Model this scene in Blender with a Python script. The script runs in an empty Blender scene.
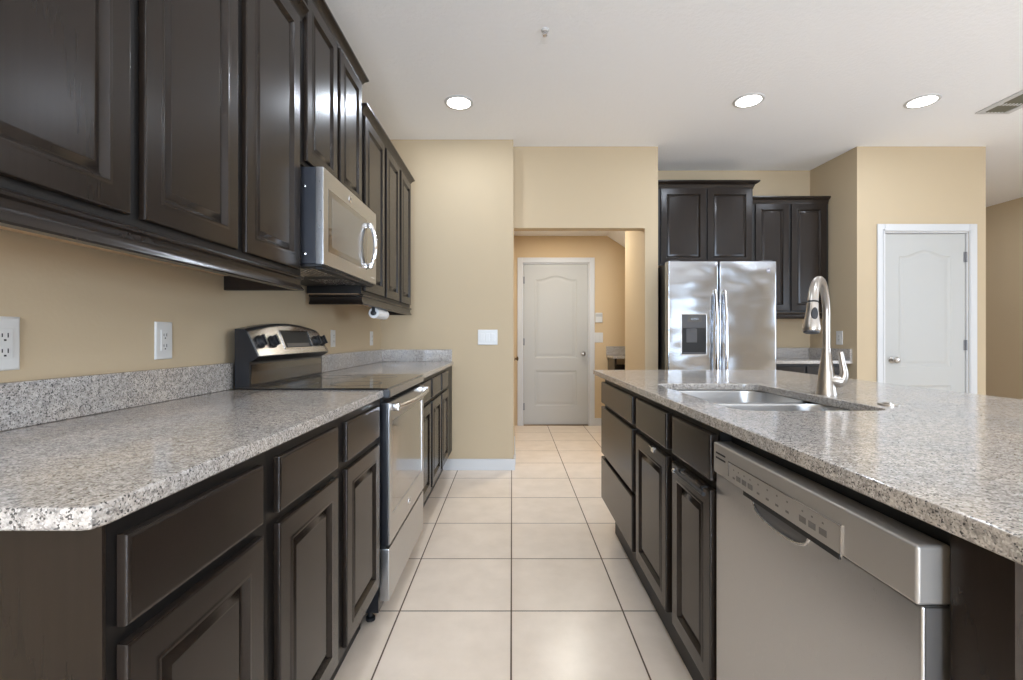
import bpy, bmesh, math, random
from mathutils import Vector, Matrix
random.seed(7)
SC = bpy.context.scene
COL = SC.collection
PI = math.pi

# ------------------------------------------------------------------ camera, light, exposure
EYE = 1.115
cam_d = bpy.data.cameras.new('camera')
cam = bpy.data.objects.new('camera', cam_d)
COL.objects.link(cam)
cam.location = (0, 0, EYE)
cam.rotation_euler = (PI / 2, 0, 0)
cam_d.sensor_width = 36.0
cam_d.lens = 36.0 * 471.0 / 1023.0
cam_d.shift_y = -2.0 / 1023.0
cam_d.shift_x = -0.5 / 1023.0
cam_d.clip_start = 0.02
SC.camera = cam

SC.view_settings.view_transform = 'Standard'
SC.view_settings.look = 'None'
SC.view_settings.gamma = 1.0
SC.view_settings.use_curve_mapping = False
SC.view_settings.exposure = 0.46
try:
    SC.cycles.max_bounces = 10
    SC.cycles.diffuse_bounces = 6
    SC.cycles.glossy_bounces = 5
    SC.cycles.sample_clamp_indirect = 6.0
    SC.cycles.caustics_reflective = False
    SC.cycles.caustics_refractive = False
    SC.cycles.use_denoising = True
except Exception:
    pass

world = bpy.data.worlds.new('sky')
SC.world = world
world.use_nodes = True
wn = world.node_tree.nodes
wn['Background'].inputs[0].default_value = (0.80, 0.90, 1.0, 1)
wn['Background'].inputs[1].default_value = 2.0


def area(name, loc, rot, sx, sy, watts, color, spread=PI):
    d = bpy.data.lights.new(name, 'AREA')
    d.shape = 'RECTANGLE'
    d.size, d.size_y = sx, sy
    d.energy = watts
    d.color = color
    d.spread = spread
    o = bpy.data.objects.new(name, d)
    COL.objects.link(o)
    o.location = loc
    o.rotation_euler = rot
    return o


# daylight that enters through the glazed doors behind the viewer and the window in the right-hand wall
area('daylight_patio', (0.15, -4.72, 1.15), (PI / 2, 0, 0), 2.3, 2.2, 250, (0.80, 0.965, 1.20))
area('added_daylight_back', (4.3, -4.72, 1.55), (PI / 2, 0, 0), 1.7, 1.4, 10, (0.80, 0.965, 1.20))  # added behind an unseen window, for brighter refrigerator reflections
area('daylight_window', (6.50, 0.2, 1.45), (PI / 2, 0, PI / 2), 3.4, 1.7, 75, (0.80, 0.965, 1.20))
CAN_WATTS = 5.6
CAN_COLOR = (0.885, 0.985, 1.14)

# ------------------------------------------------------------------ materials
def new_mat(name):
    m = bpy.data.materials.new(name)
    m.use_nodes = True
    nt = m.node_tree
    b = nt.nodes['Principled BSDF']
    return m, nt, b


def plain(name, col, rough=0.5, metal=0.0, spec=0.5, coat=0.0, emit=None, estr=0.0):
    m, nt, b = new_mat(name)
    b.inputs['Base Color'].default_value = (*col, 1)
    b.inputs['Roughness'].default_value = rough
    b.inputs['Metallic'].default_value = metal
    b.inputs['Specular IOR Level'].default_value = spec
    b.inputs['Coat Weight'].default_value = coat
    b.inputs['Coat Roughness'].default_value = 0.15
    if emit:
        b.inputs['Emission Color'].default_value = (*emit, 1)
        b.inputs['Emission Strength'].default_value = estr
    return m


def node(nt, kind, **kw):
    n = nt.nodes.new(kind)
    for k, v in kw.items():
        setattr(n, k, v)
    return n


def ramp(nt, stops, interp='LINEAR'):
    r = nt.nodes.new('ShaderNodeValToRGB')
    r.color_ramp.interpolation = interp
    while len(r.color_ramp.elements) < len(stops):
        r.color_ramp.elements.new(0.5)
    for e, (p, c) in zip(r.color_ramp.elements, stops):
        e.position = p
        e.color = (*c, 1) if len(c) == 3 else c
    return r


def noise(nt, vec, scale, detail=2.0, rough=0.5):
    n = nt.nodes.new('ShaderNodeTexNoise')
    n.inputs['Scale'].default_value = scale
    n.inputs['Detail'].default_value = detail
    n.inputs['Roughness'].default_value = rough
    nt.links.new(vec, n.inputs['Vector'])
    return n


def bump(nt, b, height, strength, dist=0.01):
    n = nt.nodes.new('ShaderNodeBump')
    n.inputs['Strength'].default_value = strength
    n.inputs['Distance'].default_value = dist
    nt.links.new(height, n.inputs['Height'])
    nt.links.new(n.outputs[0], b.inputs['Normal'])
    return n


def pos(nt):
    return nt.nodes.new('ShaderNodeNewGeometry').outputs['Position']


def scaled(nt, vec, s):
    n = nt.nodes.new('ShaderNodeMapping')
    n.inputs['Scale'].default_value = s
    nt.links.new(vec, n.inputs['Vector'])
    return n.outputs[0]


def mix(nt, fac, a, b_, blend='MIX'):
    n = nt.nodes.new('ShaderNodeMix')
    n.data_type = 'RGBA'
    n.blend_type = blend
    for sock, v in ((n.inputs[0], fac), (n.inputs[6], a), (n.inputs[7], b_)):
        if hasattr(v, 'is_linked'):
            nt.links.new(v, sock)
        elif isinstance(v, (int, float)):
            sock.default_value = v
        else:
            sock.default_value = (*v, 1)
    return n.outputs[2]


def wall_paint(name, col):
    m, nt, b = new_mat(name)
    b.inputs['Base Color'].default_value = (*col, 1)
    b.inputs['Roughness'].default_value = 0.75
    b.inputs['Specular IOR Level'].default_value = 0.25
    n = noise(nt, pos(nt), 90, 3)
    bump(nt, b, n.outputs[0], 0.12, 0.003)
    return m


def granite_mat():
    m, nt, b = new_mat('speckled_granite')
    p = pos(nt)
    base = noise(nt, p, 85, 4, 0.7)
    r1 = ramp(nt, [(0.28, (0.18, 0.172, 0.16)), (0.43, (0.40, 0.376, 0.345)), (0.58, (0.555, 0.525, 0.485)), (0.75, (0.65, 0.62, 0.58))])
    nt.links.new(base.outputs[0], r1.inputs[0])
    big = noise(nt, p, 4.5, 3)
    r2 = ramp(nt, [(0.35, (0.86, 0.86, 0.88)), (0.65, (1.05, 1.0, 0.96))])
    nt.links.new(big.outputs[0], r2.inputs[0])
    c = mix(nt, 1.0, r1.outputs[0], r2.outputs[0], 'MULTIPLY')
    v = nt.nodes.new('ShaderNodeTexVoronoi')
    v.inputs['Scale'].default_value = 420
    nt.links.new(p, v.inputs['Vector'])
    sep = nt.nodes.new('ShaderNodeSeparateColor')
    nt.links.new(v.outputs['Color'], sep.inputs[0])
    dark = ramp(nt, [(0.0, (0.95, 0.95, 0.95)), (0.11, (0.95, 0.95, 0.95)), (0.18, (0, 0, 0))])
    nt.links.new(sep.outputs[0], dark.inputs[0])
    c = mix(nt, dark.outputs[0], c, (0.062, 0.059, 0.056))
    light = ramp(nt, [(0.0, (0, 0, 0)), (0.80, (0, 0, 0)), (0.86, (0.35, 0.35, 0.35))])
    nt.links.new(sep.outputs[1], light.inputs[0])
    c = mix(nt, light.outputs[0], c, (0.80, 0.78, 0.74))
    mid = ramp(nt, [(0.0, (0, 0, 0)), (0.76, (0, 0, 0)), (0.82, (0.6, 0.6, 0.6))])
    nt.links.new(sep.outputs[2], mid.inputs[0])
    c = mix(nt, mid.outputs[0], c, (0.22, 0.20, 0.185))
    nt.links.new(c, b.inputs['Base Color'])
    b.inputs['Roughness'].default_value = 0.13
    b.inputs['Specular IOR Level'].default_value = 0.5
    return m


def cabinet_mat():
    m, nt, b = new_mat('espresso_stained_wood')
    tc = nt.nodes.new('ShaderNodeTexCoord').outputs['Object']
    n = noise(nt, scaled(nt, tc, (28, 28, 1.6)), 3.0, 4)
    r = ramp(nt, [(0.3, (0.0170, 0.0122, 0.0092)), (0.7, (0.0195, 0.0140, 0.0106))])
    nt.links.new(n.outputs[0], r.inputs[0])
    nt.links.new(r.outputs[0], b.inputs['Base Color'])
    b.inputs['Roughness'].default_value = 0.25
    b.inputs['Specular IOR Level'].default_value = 0.29
    bump(nt, b, n.outputs[0], 0.012, 0.001)
    return m


def steel_mat(name, col, rough, wave=0.0, brush=(1, 1, 1), brush_amt=0.015):
    m, nt, b = new_mat(name)
    b.inputs['Base Color'].default_value = (*col, 1)
    b.inputs['Metallic'].default_value = 1.0
    tc = nt.nodes.new('ShaderNodeTexCoord').outputs['Object']
    n = noise(nt, scaled(nt, tc, brush), 60, 2)
    mr = nt.nodes.new('ShaderNodeMapRange')
    mr.inputs['To Min'].default_value = rough - brush_amt
    mr.inputs['To Max'].default_value = rough + brush_amt
    nt.links.new(n.outputs[0], mr.inputs['Value'])
    nt.links.new(mr.outputs[0], b.inputs['Roughness'])
    if wave:
        w = noise(nt, scaled(nt, pos(nt), (1.0, 1.0, 1.7)), 2.9, 1.0)
        bump(nt, b, w.outputs[0], 1.0, wave)
    return m


TILE = 0.4555
TILE_Y0 = 1.927


def floor_mat():
    m, nt, b = new_mat('beige_ceramic_tile')
    p = pos(nt)
    mp = nt.nodes.new('ShaderNodeMapping')
    mp.inputs['Location'].default_value = (TILE * 40 + 0.003, TILE * 40 - TILE_Y0 + 0.003, 0)
    nt.links.new(p, mp.inputs['Vector'])
    br = nt.nodes.new('ShaderNodeTexBrick')
    br.offset = 0.0
    br.squash = 1.0
    br.inputs['Scale'].default_value = 1.0
    br.inputs['Brick Width'].default_value = TILE
    br.inputs['Row Height'].default_value = TILE
    br.inputs['Mortar Size'].default_value = 0.0032
    br.inputs['Mortar Smooth'].default_value = 0.1
    br.inputs['Bias'].default_value = 0.0
    br.inputs['Color1'].default_value = (0.86, 0.74, 0.615, 1)
    br.inputs['Color2'].default_value = (0.89, 0.77, 0.645, 1)
    br.inputs['Mortar'].default_value = (0.13, 0.085, 0.055, 1)
    nt.links.new(mp.outputs[0], br.inputs['Vector'])
    n1 = noise(nt, p, 7, 5, 0.6)
    r = ramp(nt, [(0.3, (0.965, 0.945, 0.92)), (0.7, (1.06, 1.05, 1.04))])
    nt.links.new(n1.outputs[0], r.inputs[0])
    c = mix(nt, 1.0, br.outputs['Color'], r.outputs[0], 'MULTIPLY')
    nt.links.new(c, b.inputs['Base Color'])
    rr = nt.nodes.new('ShaderNodeMapRange')
    rr.inputs['To Min'].default_value = 0.27
    rr.inputs['To Max'].default_value = 0.8
    nt.links.new(br.outputs['Fac'], rr.inputs['Value'])
    nt.links.new(rr.outputs[0], b.inputs['Roughness'])
    inv = nt.nodes.new('ShaderNodeMath')
    inv.operation = 'SUBTRACT'
    inv.inputs[0].default_value = 1.0
    nt.links.new(br.outputs['Fac'], inv.inputs[1])
    bump(nt, b, inv.outputs[0], 0.6, 0.002)
    return m


def ceiling_mat():
    m, nt, b = new_mat('knockdown_ceiling_paint')
    b.inputs['Base Color'].default_value = (0.90, 0.905, 0.915, 1)
    b.inputs['Roughness'].default_value = 0.85
    b.inputs['Specular IOR Level'].default_value = 0.2
    n = noise(nt, pos(nt), 38, 4, 0.6)
    r = ramp(nt, [(0.42, (0, 0, 0)), (0.58, (1, 1, 1))])
    nt.links.new(n.outputs[0], r.inputs[0])
    bump(nt, b, r.outputs[0], 0.16, 0.005)
    return m


M = dict(
    wall=wall_paint('tan_wall_paint', (0.515, 0.412, 0.275)),
    hallwall=wall_paint('hall_warm_light_tint', (0.60, 0.45, 0.275)),  # yellower than the kitchen walls: warm hall light put into the colour
    frame=plain('cabinet_frame_shade', (0.0055, 0.0045, 0.0040), 0.42, 0.0, 0.4),  # shade of the gaps between doors, painted as a near-black carcass colour
    silver=plain('silver_appliance_paint', (0.40, 0.375, 0.345), 0.34, 0.55),
    edge_grey=plain('dark_door_edge', (0.10, 0.092, 0.085), 0.45, 0.3),
    ceiling=ceiling_mat(),
    floor=floor_mat(),
    granite=granite_mat(),
    cabinet=cabinet_mat(),
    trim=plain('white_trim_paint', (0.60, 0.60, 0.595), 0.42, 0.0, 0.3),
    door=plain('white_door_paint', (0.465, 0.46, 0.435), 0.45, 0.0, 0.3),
    underside=plain('raw_plywood', (0.50, 0.33, 0.19), 0.7),
    toe=plain('dark_toe_board', (0.012, 0.010, 0.009), 0.5),
    steel=steel_mat('brushed_steel', (0.56, 0.545, 0.53), 0.27, brush=(1, 1, 40)),
    steel_h=steel_mat('brushed_steel_front', (0.505, 0.505, 0.505), 0.28, brush=(1, 40, 1)),
    fridge=steel_mat('wavy_steel', (0.45, 0.475, 0.51), 0.17, wave=0.013, brush=(40, 1, 1), brush_amt=0.01),
    sink=steel_mat('satin_sink_steel', (0.60, 0.60, 0.60), 0.34, brush=(1, 1, 1)),
    nickel=steel_mat('brushed_nickel', (0.47, 0.435, 0.395), 0.30, brush=(1, 1, 30)),
    chrome=plain('polished_chrome', (0.80, 0.80, 0.81), 0.08, 1.0),
    black=plain('black_enamel', (0.010, 0.011, 0.014), 0.28),
    bluegrey=plain('dark_painted_case', (0.022, 0.024, 0.030), 0.40),
    blackmat=plain('black_plastic', (0.012, 0.012, 0.013), 0.5),
    greyplastic=plain('grey_plastic', (0.07, 0.07, 0.073), 0.45),
    glass_black=plain('black_ceramic_glass', (0.012, 0.010, 0.009), 0.06, 0.0, 0.8, 0.5),
    screen_glass=plain('screened_glass', (0.13, 0.125, 0.115), 0.14, 0.0, 0.9, 0.6),
    oven_glass=plain('dark_oven_glass', (0.030, 0.026, 0.022), 0.05, 0.0, 1.0, 1.0),
    plate=plain('white_plastic_plate', (0.62, 0.615, 0.59), 0.35),
    hinge_grey=plain('satin_hinge_grey', (0.22, 0.22, 0.23), 0.5, 0.4),
    keypad_grey=plain('pale_grey_screen', (0.45, 0.45, 0.44), 0.4),
    slot=plain('dark_slot', (0.02, 0.02, 0.02), 0.6),
    paper=plain('white_paper', (0.85, 0.85, 0.84), 0.9),
    lens=plain('lit_lamp_lens', (1, 1, 1), 0.5, emit=(1.0, 0.96, 0.90), estr=9.0),
    brass=plain('aged_bronze', (0.20, 0.13, 0.07), 0.3, 1.0),
    cavity=plain('black_recess', (0.006, 0.006, 0.006), 0.6),
    mark=plain('printed_grey', (0.13, 0.12, 0.11), 0.5),
    label_white=plain('printed_white', (0.75, 0.75, 0.75), 0.5),
    badge=plain('badge_blue_grey', (0.30, 0.31, 0.36), 0.25, 0.6),
)

# glass for the panes behind the viewer
gm, gnt, gb = new_mat('window_glass')
for n_ in list(gnt.nodes):
    if n_.type == 'BSDF_PRINCIPLED':
        gnt.nodes.remove(n_)
tr = gnt.nodes.new('ShaderNodeBsdfTransparent')
gl = gnt.nodes.new('ShaderNodeBsdfGlossy')
gl.inputs['Roughness'].default_value = 0.02
mx = gnt.nodes.new('ShaderNodeMixShader')
mx.inputs[0].default_value = 0.06
gnt.links.new(tr.outputs[0], mx.inputs[1])
gnt.links.new(gl.outputs[0], mx.inputs[2])
gnt.links.new(mx.outputs[0], gnt.nodes['Material Output'].inputs[0])
M['glass'] = gm


# ------------------------------------------------------------------ mesh helpers (world coordinates)
def V(*a):
    return Vector(a)


def B():
    return bmesh.new()


def box(bm, x0, x1, y0, y1, z0, z1, bev=0.0, seg=2):
    x0, x1 = sorted((x0, x1)); y0, y1 = sorted((y0, y1)); z0, z1 = sorted((z0, z1))
    vs = [bm.verts.new(p) for p in ((x0, y0, z0), (x1, y0, z0), (x1, y1, z0), (x0, y1, z0),
                                    (x0, y0, z1), (x1, y0, z1), (x1, y1, z1), (x0, y1, z1))]
    fs = [bm.faces.new([vs[i] for i in f]) for f in ((0, 3, 2, 1), (4, 5, 6, 7), (0, 1, 5, 4), (1, 2, 6, 5), (2, 3, 7, 6), (3, 0, 4, 7))]
    if bev:
        es = list({e for f in fs for e in f.edges})
        bmesh.ops.bevel(bm, geom=es, offset=bev, segments=seg, profile=0.5, affect='EDGES', clamp_overlap=True)
    return bm


def loft(bm, loops, cap0=True, cap1=True, closed=True):
    """Bridge a list of equally long point loops."""
    rows = [[bm.verts.new(p) for p in L] for L in loops]
    n = len(rows[0])
    rng = range(n) if closed else range(n - 1)
    for a, b in zip(rows, rows[1:]):
        for i in rng:
            j = (i + 1) % n
            try:
                bm.faces.new((a[i], a[j], b[j], b[i]))
            except ValueError:
                pass
    if cap0 and n > 2:
        bm.faces.new(list(reversed(rows[0])))
    if cap1 and n > 2:
        bm.faces.new(rows[-1])
    return bm


def prism(bm, pts, ext):
    e = Vector(ext)
    return loft(bm, [[Vector(p) for p in pts], [Vector(p) + e for p in pts]])


def tube(bm, path, rad, seg=14, caps=True):
    path = [Vector(p) for p in path]
    n = len(path)
    rads = rad if isinstance(rad, (list, tuple)) else [rad] * n
    tang = []
    for i in range(n):
        a = path[max(0, i - 1)]
        b = path[min(n - 1, i + 1)]
        tang.append((b - a).normalized())
    ref = Vector((0, 0, 1)) if abs(tang[0].z) < 0.9 else Vector((1, 0, 0))
    side = tang[0].cross(ref).normalized()
    loops = []
    for i in range(n):
        t = tang[i]
        side = (side - t * side.dot(t)).normalized()
        up = side.cross(t).normalized()
        loops.append([path[i] + (side * math.cos(2 * PI * k / seg) + up * math.sin(2 * PI * k / seg)) * rads[i] for k in range(seg)])
    return loft(bm, loops, caps, caps)


def lathe(bm, prof, origin, axis=(0, 0, 1), seg=28, cap0=True, cap1=True):
    """prof = [(radius, height along the axis)]"""
    a = Vector(axis).normalized()
    ref = Vector((1, 0, 0)) if abs(a.x) < 0.9 else Vector((0, 1, 0))
    u = a.cross(ref).normalized()
    w = a.cross(u).normalized()
    o = Vector(origin)
    loops = []
    for r, h in prof:
        r = max(r, 1e-5)
        loops.append([o + a * h + (u * math.cos(2 * PI * k / seg) + w * math.sin(2 * PI * k / seg)) * r for k in range(seg)])
    return loft(bm, loops, cap0, cap1)


def offset_poly(pts, d):
    """Inset (d > 0) a counter-clockwise 2-D polygon."""
    n = len(pts)
    out = []
    for i in range(n):
        p0, p1, p2 = (Vector(pts[i - 1]), Vector(pts[i]), Vector(pts[(i + 1) % n]))
        d1 = (p1 - p0).normalized()
        d2 = (p2 - p1).normalized()
        n1 = Vector((-d1.y, d1.x))
        n2 = Vector((-d2.y, d2.x))
        m = n1 + n2
        m = m / max(m.dot(n1), 0.2) if m.length > 1e-6 else n1
        out.append(p1 + m * d)
    return out


def round_rect(x0, x1, y0, y1, r, k=6):
    pts = []
    for cx, cy, a0 in ((x1 - r, y0 + r, -PI / 2), (x1 - r, y1 - r, 0), (x0 + r, y1 - r, PI / 2), (x0 + r, y0 + r, PI)):
        for i in range(k + 1):
            a = a0 + PI / 2 * i / k
            pts.append((cx + r * math.cos(a), cy + r * math.sin(a)))
    return pts


def slab(bm, outer, z0, z1, hole=None, ch=0.005):
    """A stone slab with eased edges from a counter-clockwise outline, and a hole if given."""
    def ring(pts, z, d):
        return [bm.verts.new((p[0], p[1], z)) for p in (offset_poly(pts, d) if d else pts)]

    def walls(pts, sgn):
        rows = [ring(pts, z1, ch * sgn), ring(pts, z1 - ch * 0.3, ch * 0.3 * sgn), ring(pts, z1 - ch, 0), ring(pts, z0 + ch * 0.5, 0), ring(pts, z0, ch * 0.5 * sgn)]
        n = len(pts)
        for a, b in zip(rows, rows[1:]):
            for i in range(n):
                j = (i + 1) % n
                f = (a[i], b[i], b[j], a[j])
                bm.faces.new(f if sgn > 0 else tuple(reversed(f)))
        return rows[0], rows[-1]
    t, b_ = walls(outer, 1)
    if hole is None:
        bm.faces.new(t)
        bm.faces.new(list(reversed(b_)))
    else:
        th, bh = walls(hole, -1)
        for A, Bq in ((t, th), (b_, bh)):
            es = []
            for L in (A, Bq):
                for i in range(len(L)):
                    e = bm.edges.get((L[i], L[(i + 1) % len(L)]))
                    es.append(e)
            bmesh.ops.triangle_fill(bm, use_beauty=True, use_dissolve=False, edges=es)
    return bm


def sweep(bm, frame, path, prof):
    """Moulding: profile [(outward offset, z)] mitred along a plan path [(u, n)]."""
    P = [Vector(p) for p in path]
    loops = []
    for i in range(len(P)):
        ns = []
        if i > 0:
            d = (P[i] - P[i - 1]).normalized(); ns.append(Vector((-d.y, d.x)))
        if i < len(P) - 1:
            d = (P[i + 1] - P[i]).normalized(); ns.append(Vector((-d.y, d.x)))
        m = ns[0] if len(ns) == 1 else (ns[0] + ns[1]) / max((ns[0] + ns[1]).dot(ns[0]), 0.2)
        loops.append([frame(P[i].x + m.x * o, P[i].y + m.y * o, z) for o, z in prof])
    return loft(bm, loops)


def rect_loops(bm, frame, u0, u1, z0, z1, steps):
    """Concentric rectangles (inset, outward depth) joined and filled: a cabinet door or drawer front."""
    loops = []
    for ins, n in steps:
        loops.append([frame(u0 + ins, n, z0 + ins), frame(u1 - ins, n, z0 + ins), frame(u1 - ins, n, z1 - ins), frame(u0 + ins, n, z1 - ins)])
    return loft(bm, loops)


def door_front(bm, frame, u0, u1, z0, z1, stile=0.058, t=0.0145, n0=0.001):
    f = n0 + t
    return rect_loops(bm, frame, u0, u1, z0, z1, [
        (0, n0), (0, f - 0.005), (0.0015, f - 0.0015), (0.005, f), (stile - 0.012, f), (stile - 0.008, f + 0.0022), (stile - 0.003, f + 0.0022),
        (stile + 0.004, f - 0.008), (stile + 0.008, f - 0.0105), (stile + 0.011, f - 0.0105), (stile + 0.023, f - 0.004), (stile + 0.026, f - 0.0035)])


def drawer_slab(bm, frame, u0, u1, z0, z1, t=0.0145, n0=0.001):
    f = n0 + t
    return rect_loops(bm, frame, u0, u1, z0, z1, [(0, n0), (0, f - 0.005), (0.0015, f - 0.002), (0.005, f - 0.0002), (0.007, f)])


def fbox(bm, frame, u0, u1, n0, n1, z0, z1, bev=0.0):
    a = frame(u0, n0, z0)
    b = frame(u1, n1, z1)
    return box(bm, a[0], b[0], a[1], b[1], a[2], b[2], bev)


def glyphs(text, size, thick=0.0006):
    """Mesh data of a short text in the XY plane, centred."""
    cu = bpy.data.curves.new('letters', 'FONT')
    cu.body = text
    cu.size = size
    cu.align_x = 'CENTER'
    cu.align_y = 'CENTER'
    cu.extrude = thick
    o = bpy.data.objects.new('letters', cu)
    COL.objects.link(o)
    dg = bpy.context.evaluated_depsgraph_get()
    me = bpy.data.meshes.new_from_object(o.evaluated_get(dg))
    bpy.data.objects.remove(o)
    return me


# ------------------------------------------------------------------ object helpers
def world_loc(o):
    v = Vector((0, 0, 0))
    while o:
        v += o.location
        o = o.parent
    return v


def obj(name, bm, mat, parent=None, label=None, origin=None, sharp=32, recalc=True):
    if recalc:
        bmesh.ops.recalc_face_normals(bm, faces=bm.faces[:])
    if parent is not None:
        org = world_loc(parent)
        loc = Vector((0, 0, 0))
    else:
        if origin is None:
            xs = [v.co for v in bm.verts]
            lo = Vector((min(p.x for p in xs), min(p.y for p in xs), min(p.z for p in xs)))
            hi = Vector((max(p.x for p in xs), max(p.y for p in xs), max(p.z for p in xs)))
            origin = ((lo.x + hi.x) / 2, (lo.y + hi.y) / 2, lo.z)
        org = Vector(origin)
        loc = org
    for v in bm.verts:
        v.co -= org
    me = bpy.data.meshes.new(name)
    bm.to_mesh(me)
    bm.free()
    for p in me.polygons:
        p.use_smooth = True
    me.set_sharp_from_angle(angle=math.radians(sharp))
    me.materials.append(M[mat])
    o = bpy.data.objects.new(name, me)
    COL.objects.link(o)
    wm = o.modifiers.new('weighted_normals', 'WEIGHTED_NORMAL')
    wm.keep_sharp = True
    o.location = loc
    if parent is not None:
        o.parent = parent
    if label:
        o['label'] = label
    return o


def tag(o, label, cat, group=None):
    o['label'] = label
    o['category'] = cat
    if group:
        o['group'] = group
    return o


def thing(name, label, cat, loc, group=None):
    o = bpy.data.objects.new(name, None)
    o.empty_display_size = 0.1
    COL.objects.link(o)
    o.location = loc
    return tag(o, label, cat, group)


def struct(name, bm, mat, label=None, parent=None):
    o = obj(name, bm, mat, parent)
    if parent is None:
        o['kind'] = 'structure'
    if label:
        o['label'] = label
    return o


def structure_root(name, loc, label):
    o = bpy.data.objects.new(name, None)
    COL.objects.link(o)
    o.location = loc
    o['kind'] = 'structure'
    o['label'] = label
    return o


def copy_tree(o, parent=None):
    c = o.copy()
    COL.objects.link(c)
    if parent is not None:
        c.parent = parent
    for ch in list(o.children):
        copy_tree(ch, c)
    return c


def glyph_part(name, me, mat, parent, loc, right, up):
    """Letters on a face: right and up are world directions."""
    r = Vector(right).normalized(); u = Vector(up).normalized(); n = r.cross(u)
    mt = Matrix((r, u, n)).transposed()
    bm = bmesh.new()
    bm.from_mesh(me)
    for v in bm.verts:
        v.co = mt @ v.co + Vector(loc)
    return obj(name, bm, mat, parent)


# ------------------------------------------------------------------ the room
CEIL = 2.792
WALL_L = -1.112
FAR = 3.98          # wall with the switch plate
HEAD = 4.125        # header and pantry wall
ALC = 4.716         # wall behind the refrigerator
HALLB = 6.0
HALLC = 2.414
RIGHT = 6.08
BACK = -4.4

bm = B(); box(bm, WALL_L - 0.15, RIGHT + 0.15, BACK - 0.15, 7.2, -0.08, 0.0); struct('floor', bm, 'floor', 'beige square tile floor with dark brown grout')
bm = B(); box(bm, WALL_L - 0.15, RIGHT + 0.15, BACK - 0.15, 7.2, CEIL, CEIL + 0.08); struct('ceiling', bm, 'ceiling', 'white textured ceiling')
bm = B(); box(bm, WALL_L - 0.12, WALL_L, BACK - 0.12, FAR + 0.12, 0, CEIL); struct('wall_left', bm, 'wall', 'tan wall behind the range and cabinets')
bm = B(); box(bm, WALL_L - 0.12, 0.012, FAR, FAR + 0.145, 0, CEIL); struct('wall_far', bm, 'wall', 'tan wall with a switch plate at the end of the counter')
bm = B(); box(bm, 0.0125, 1.279, HEAD, HEAD + 0.115, 2.078, CEIL)
box(bm, 1.165, 1.279, HEAD, 4.85, 0, 2.078); box(bm, 1.165, 1.279, HEAD + 0.1155, 4.85, 2.078, CEIL)
struct('wall_header', bm, 'wall', 'tan header and side wall around the opening to the back hall')
bm = B(); box(bm, 1.2795, 3.01, ALC, ALC + 0.134, 0, CEIL); struct('wall_alcove', bm, 'wall', 'tan wall behind the refrigerator')
bm = B(); prism(bm, [(2.984, ALC, 0), (3.022, HEAD, 0), (3.13, HEAD + 0.001, 0), (3.13, ALC + 0.1, 0), (2.984, ALC + 0.1, 0)], (0, 0, CEIL)); struct('wall_alcove_side', bm, 'wall', 'tan side wall of the refrigerator alcove')
# pantry wall with its door opening
PX0, PX1, PTOP = 3.258, 3.996, 2.045
bm = B()
box(bm, 3.1305, PX0, HEAD, HEAD + 0.115, 0, CEIL); box(bm, PX1, 4.150, HEAD, HEAD + 0.115, 0, CEIL); box(bm, PX0, PX1, HEAD, HEAD + 0.115, PTOP, CEIL)
box(bm, 3.022, 3.1305, HEAD, HEAD + 0.002, 0, CEIL)
box(bm, 4.05, 4.150, HEAD + 0.1155, 7.0, 0, CEIL)
struct('wall_pantry', bm, 'wall', 'tan wall around the white pantry door')
bm = B(); box(bm, 3.14, 4.04, ALC + 0.4, ALC + 0.5, 0, CEIL); struct('wall_pantry_inside', bm, 'wall')
# right wall with a window opening, outside the frame
bm = B()
box(bm, RIGHT, RIGHT + 0.12, BACK - 0.12, -1.5, 0, CEIL); box(bm, RIGHT, RIGHT + 0.12, 1.9, 7.12, 0, CEIL)
box(bm, RIGHT, RIGHT + 0.12, -1.5, 1.9, 0, 0.6); box(bm, RIGHT, RIGHT + 0.12, -1.5, 1.9, 2.3, CEIL)
struct('wall_right', bm, 'wall', 'tan wall in the distance beyond the pantry')
bm = B(); box(bm, 4.15, RIGHT + 0.12, 7.0, 7.12, 0, CEIL); struct('wall_end', bm, 'wall')
# wall behind the viewer with a wide glazed door
bm = B()
box(bm, WALL_L, -0.95, BACK - 0.12, BACK, 0, CEIL); box(bm, 1.25, 3.45, BACK - 0.12, BACK, 0, CEIL); box(bm, 5.15, RIGHT, BACK - 0.12, BACK, 0, CEIL); box(bm, 3.45, 5.15, BACK - 0.12, BACK, 0, 0.85); box(bm, 3.45, 5.15, BACK - 0.12, BACK, 2.25, CEIL); box(bm, -0.95, 1.25, BACK - 0.12, BACK, 2.25, CEIL)
struct('wall_back', bm, 'wall')
w = structure_root('window_1', (0.15, BACK, 0), 'glazed patio door behind the viewer')
bm = B()
for x in (-0.95, 0.12, 1.19):
    box(bm, x, x + 0.06, BACK - 0.09, BACK - 0.03, 0, 2.25)
box(bm, -0.95, 1.25, BACK - 0.09, BACK - 0.03, 2.19, 2.25); box(bm, -0.95, 1.25, BACK - 0.09, BACK - 0.03, 0, 0.08)
obj('window_frame', bm, 'trim', w)
bm = B(); box(bm, -0.93, 1.23, BACK - 0.065, BACK - 0.06, 0.05, 2.22); obj('pane', bm, 'glass', w)
w = structure_root('added_window', (4.3, BACK, 0.85), 'unseen window added in the back wall behind the viewer')  # unseen window, added to give the refrigerator bright reflections
bm = B()
for x in (3.45, 4.27, 5.09):
    box(bm, x, x + 0.06, BACK - 0.09, BACK - 0.03, 0.85, 2.25)
for z in (0.85, 1.52, 2.19):
    box(bm, 3.45, 5.15, BACK - 0.09, BACK - 0.03, z, z + 0.06)
obj('window_frame', bm, 'trim', w)
bm = B(); box(bm, 3.47, 5.13, BACK - 0.065, BACK - 0.06, 0.87, 2.23); obj('pane', bm, 'glass', w)
w = structure_root('window_2', (RIGHT, 0.2, 0.6), 'wide window in the right wall outside the view')
bm = B()
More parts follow.
